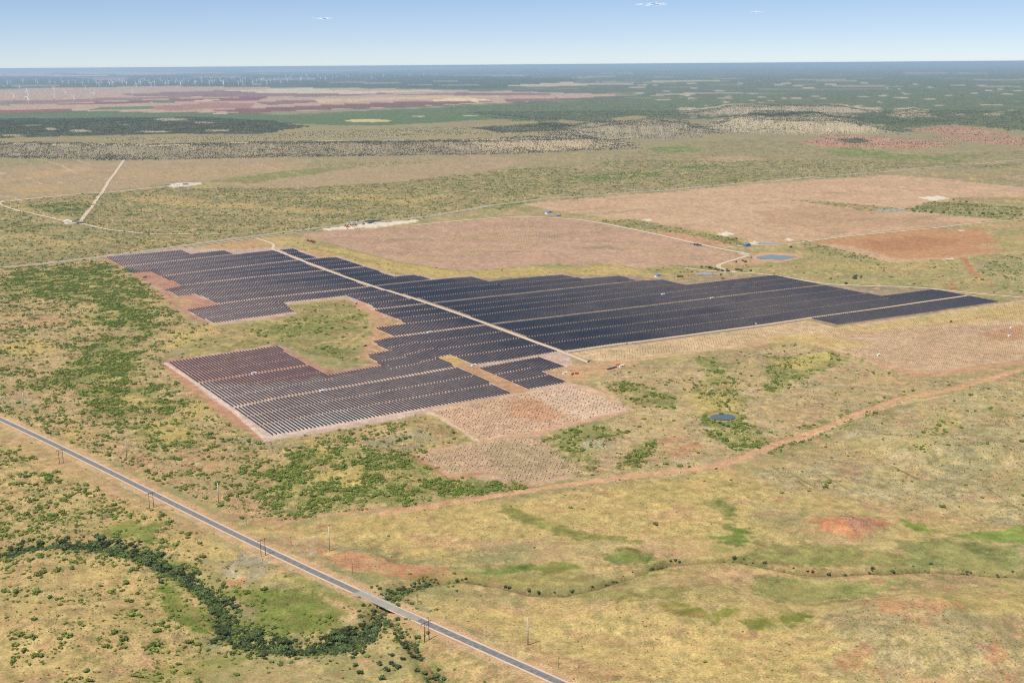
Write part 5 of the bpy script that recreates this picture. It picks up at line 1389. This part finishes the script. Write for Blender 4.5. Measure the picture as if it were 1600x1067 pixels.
CB = MB().prism([(-2.7, .5), (2.7, .5), (2.7, 1.1), (1.4, 1.25), (.7, 1.9), (-.9, 1.9), (-1.1, 1.15), (-2.7, 1.1)], -.95, .95)
bodies = {m: CB.mesh('body', m) for m in ('white', 'grey', 'dark', 'orange', 'yellow', 'red', 'navy')}
WH = MB().tube((0, -.15, .4), (0, .15, .4), .4, .4, 8).mesh('wheel', 'dark')
GW = MB().box(-.85, .65, -.97, .97, 1.3, 1.75).mesh('side_window', 'glass')
def pickup(px, py, m, lb, grp, sc=1.0):
    e = empty('pickup_truck', ground_loc(P1(px, py)), YE + rng.normal(0, .7), sc)
    obj('body', bodies[m], e); obj('side_window', GW, e)
    for x in (-1.7, 1.8):
        for y in (-.95, .95): obj('wheel', WH, e, (x, y, 0))
    tag(e, lb, 'vehicle', grp)
for x, y in [(533, 357.5), (543, 358), (555, 357.5), (558, 357), (562, 357), (566, 356.5), (569, 356), (574, 355.5), (578, 356), (583, 355.5), (589, 354.5), (592, 354), (597, 353.5), (606, 351), (602, 346.5), (594, 347)]:
    m = ('white', 'dark', 'grey', 'white', 'navy')[int(rng.integers(5))]
    pickup(x, y, m, {'white': 'white', 'dark': 'black', 'grey': 'grey', 'navy': 'dark blue'}[m] + ' pickup truck parked at the edge of the construction yard', m + ' pickups of the yard')
def loader(px, py, m, lb, grp, sc=1.0):
    e = empty('telehandler', ground_loc(P1(px, py)), YE + rng.normal(0, .3), sc)
    obj('body', MB().box(-2.8, 2.8, -1.1, 1.1, .7, 1.9).mesh('body', m), e)
    obj('cab', MB().prism([(-.9, 1.91), (.9, 1.91), (.6, 3.1), (-.8, 3.1)], -.7, .7).mesh('cab', 'glass'), e)
    obj('boom', MB().tube((-2.5, .9, 2.1), (4.2, .9, 3.2), .28, .22, 6).mesh('boom', m), e)
    for x in (-1.9, 1.9):
        for y in (-1.2, 1.2): obj('wheel', MB().tube((x, y - .2, .7), (x, y + .2, .7), .7, .7, 10).mesh('wheel', 'dark'), e)
    tag(e, lb, 'loader', grp)
for x, y in [(540, 354), (544, 353.5), (548, 353.2), (552, 353), (556, 352.8), (543, 355.5), (568, 351)]:
    loader(x, y, 'orange', 'orange telehandler in the row at the construction yard', 'orange telehandlers of the yard', 1.8)
for x, y in [(481, 377), (486, 378), (490, 379.5)]:
    loader(x, y, 'red', 'red machine on the dirt left of the post field', 'red machines by the post field', 1.8)
for x, y, m in [(1088, 383, 'dark'), (1092, 384, 'dark'), (1082, 382, 'grey')]:
    container(x, y, 14, 4, 3.5, m, YE - .6, 'shipping_container', ('grey' if m == 'grey' else 'black') + ' container beside the gravel road on the post field', 'container', m + ' containers on the post field')
for x, y, m, lb in [(1174, 403, 'dark', 'dark pickup truck parked by the reservoir'), (920, 566, 'dark', 'dark pickup truck at the end of the pale service road'), (979, 537, 'grey', 'grey pickup truck on the straw strip below the array'), (1181, 507, 'white', 'white pickup truck on the road along the lower edge of the array'), (571, 541, 'dark', 'black pickup truck on the dirt tracks inside the grassy bay'), (204, 395.5, 'dark', 'dark truck on the far highway above the array corner'), (1486, 503, 'dark', 'dark pickup truck on the track through the straw field'), (1553, 457, 'dark', 'dark pickup truck on the road past the array end'), (557, 475, 'navy', 'dark blue pickup truck on the bare dirt above the grassy bay')]:
    pickup(x, y, m, lb, None, 1.3)
for x, y in [(1373, 556, ), (1580, 513), (1577, 526)]:
    container(x, y, 6, 2.5, 3, 'white', YE, 'storage_tank', 'small white tank on the pinkish pile field', 'tank', 'white tanks of the pile field')

# ------------------------------------------------------------------ a few fair-weather clouds
cm = bpy.data.materials.new('cloud'); cm.use_nodes = True
n = cm.node_tree.nodes; l = cm.node_tree.links
n['Principled BSDF'].inputs['Base Color'].default_value = (.9, .9, .9, 1); n['Principled BSDF'].inputs['Roughness'].default_value = 1
tb = n.new('ShaderNodeBsdfTransparent'); mxs = n.new('ShaderNodeMixShader'); mxs.inputs[0].default_value = .05
tl = n.new('ShaderNodeBsdfTranslucent'); tl.inputs[0].default_value = (.95, .95, .95, 1)
ad = n.new('ShaderNodeAddShader'); l.new(tl.outputs[0], ad.inputs[0]); l.new(n['Principled BSDF'].outputs[0], ad.inputs[1])
l.new(tb.outputs[0], mxs.inputs[1]); l.new(ad.outputs[0], mxs.inputs[2]); l.new(mxs.outputs[0], n['Material Output'].inputs[0])
MAT['cloud'] = cm
for (px, py, wpx, lb) in ((507, 29, 26, 'small white cloud above the wind turbines'), (1022, 7, 40, 'long thin white cloud at the top of the sky'), (1183, 19, 16, 'tiny white cloud above the right hand mesas')):
    d = raydir(np.array(px, float), np.array(py, float)); d = d / np.hypot(d[0], d[1]); D = 105000
    c = np.array([0, 0, CAM_H]) + d * D
    wm = wpx / F_PX * D
    bm = bmesh.new(); r = random.Random(px)
    for k in range(34):
        res = bmesh.ops.create_icosphere(bm, subdivisions=2, radius=wm * r.uniform(.05, .13))
        off_ = Vector((r.gauss(0, .24) * wm, r.gauss(0, .1) * wm, r.gauss(0, .025) * wm))
        for v in res['verts']: v.co.z *= .25; v.co += off_
    me = bpy.data.meshes.new('cloud'); bm.to_mesh(me); bm.free(); me.materials.append(cm)
    o = obj('cloud', me, None, tuple(c)); tag(o, lb, 'cloud')

# ------------------------------------------------------------------ haze
# a closed box of air whose top follows the curve of the earth, just above the camera
hr = np.concatenate([[0.0], np.linspace(2500, 299000, 42)]); ns = 72
hv = [(0, 0, 506.0)]; hf = []
for k, r_ in enumerate(hr[1:]):
    for q in range(ns):
        a = 2 * math.pi * q / ns
        hv.append((r_ * math.sin(a), r_ * math.cos(a), 506.0 - r_ * r_ / (2 * RE)))
base_i = len(hv)
for q in range(ns):
    a = 2 * math.pi * q / ns
    hv.append((299000 * math.sin(a), 299000 * math.cos(a), -1000.0))
def hidx(k, q): return 1 + (k - 1) * ns + q % ns
for q in range(ns): hf.append((0, hidx(1, q + 1), hidx(1, q)))
for k in range(1, len(hr) - 1):
    for q in range(ns): hf.append((hidx(k, q), hidx(k, q + 1), hidx(k + 1, q + 1), hidx(k + 1, q)))
for q in range(ns): hf.append((hidx(len(hr) - 1, q), hidx(len(hr) - 1, q + 1), base_i + (q + 1) % ns, base_i + q))
hf.append(tuple(base_i + q for q in range(ns)))
me = bpy.data.meshes.new('haze'); me.from_pydata(hv, [], hf); me.update()
bmh = bmesh.new(); bmh.from_mesh(me); bmesh.ops.recalc_face_normals(bmh, faces=bmh.faces); bmh.to_mesh(me); bmh.free()
hm = bpy.data.materials.new('haze'); hm.use_nodes = True
hn = hm.node_tree.nodes; hn.clear()
ho = hn.new('ShaderNodeOutputMaterial'); pv = hn.new('ShaderNodeVolumePrincipled')
pv.inputs['Color'].default_value = (0.56, 0.78, 1.0, 1)
pv.inputs['Density'].default_value = 1.9e-5
pv.inputs['Anisotropy'].default_value = 0.2
hm.node_tree.links.new(pv.outputs[0], ho.inputs['Volume'])
me.materials.append(hm)
hz = obj('haze', me); hz['kind'] = 'stuff'; hz['label'] = 'pale blue air haze over the plain'; hz['category'] = 'haze'
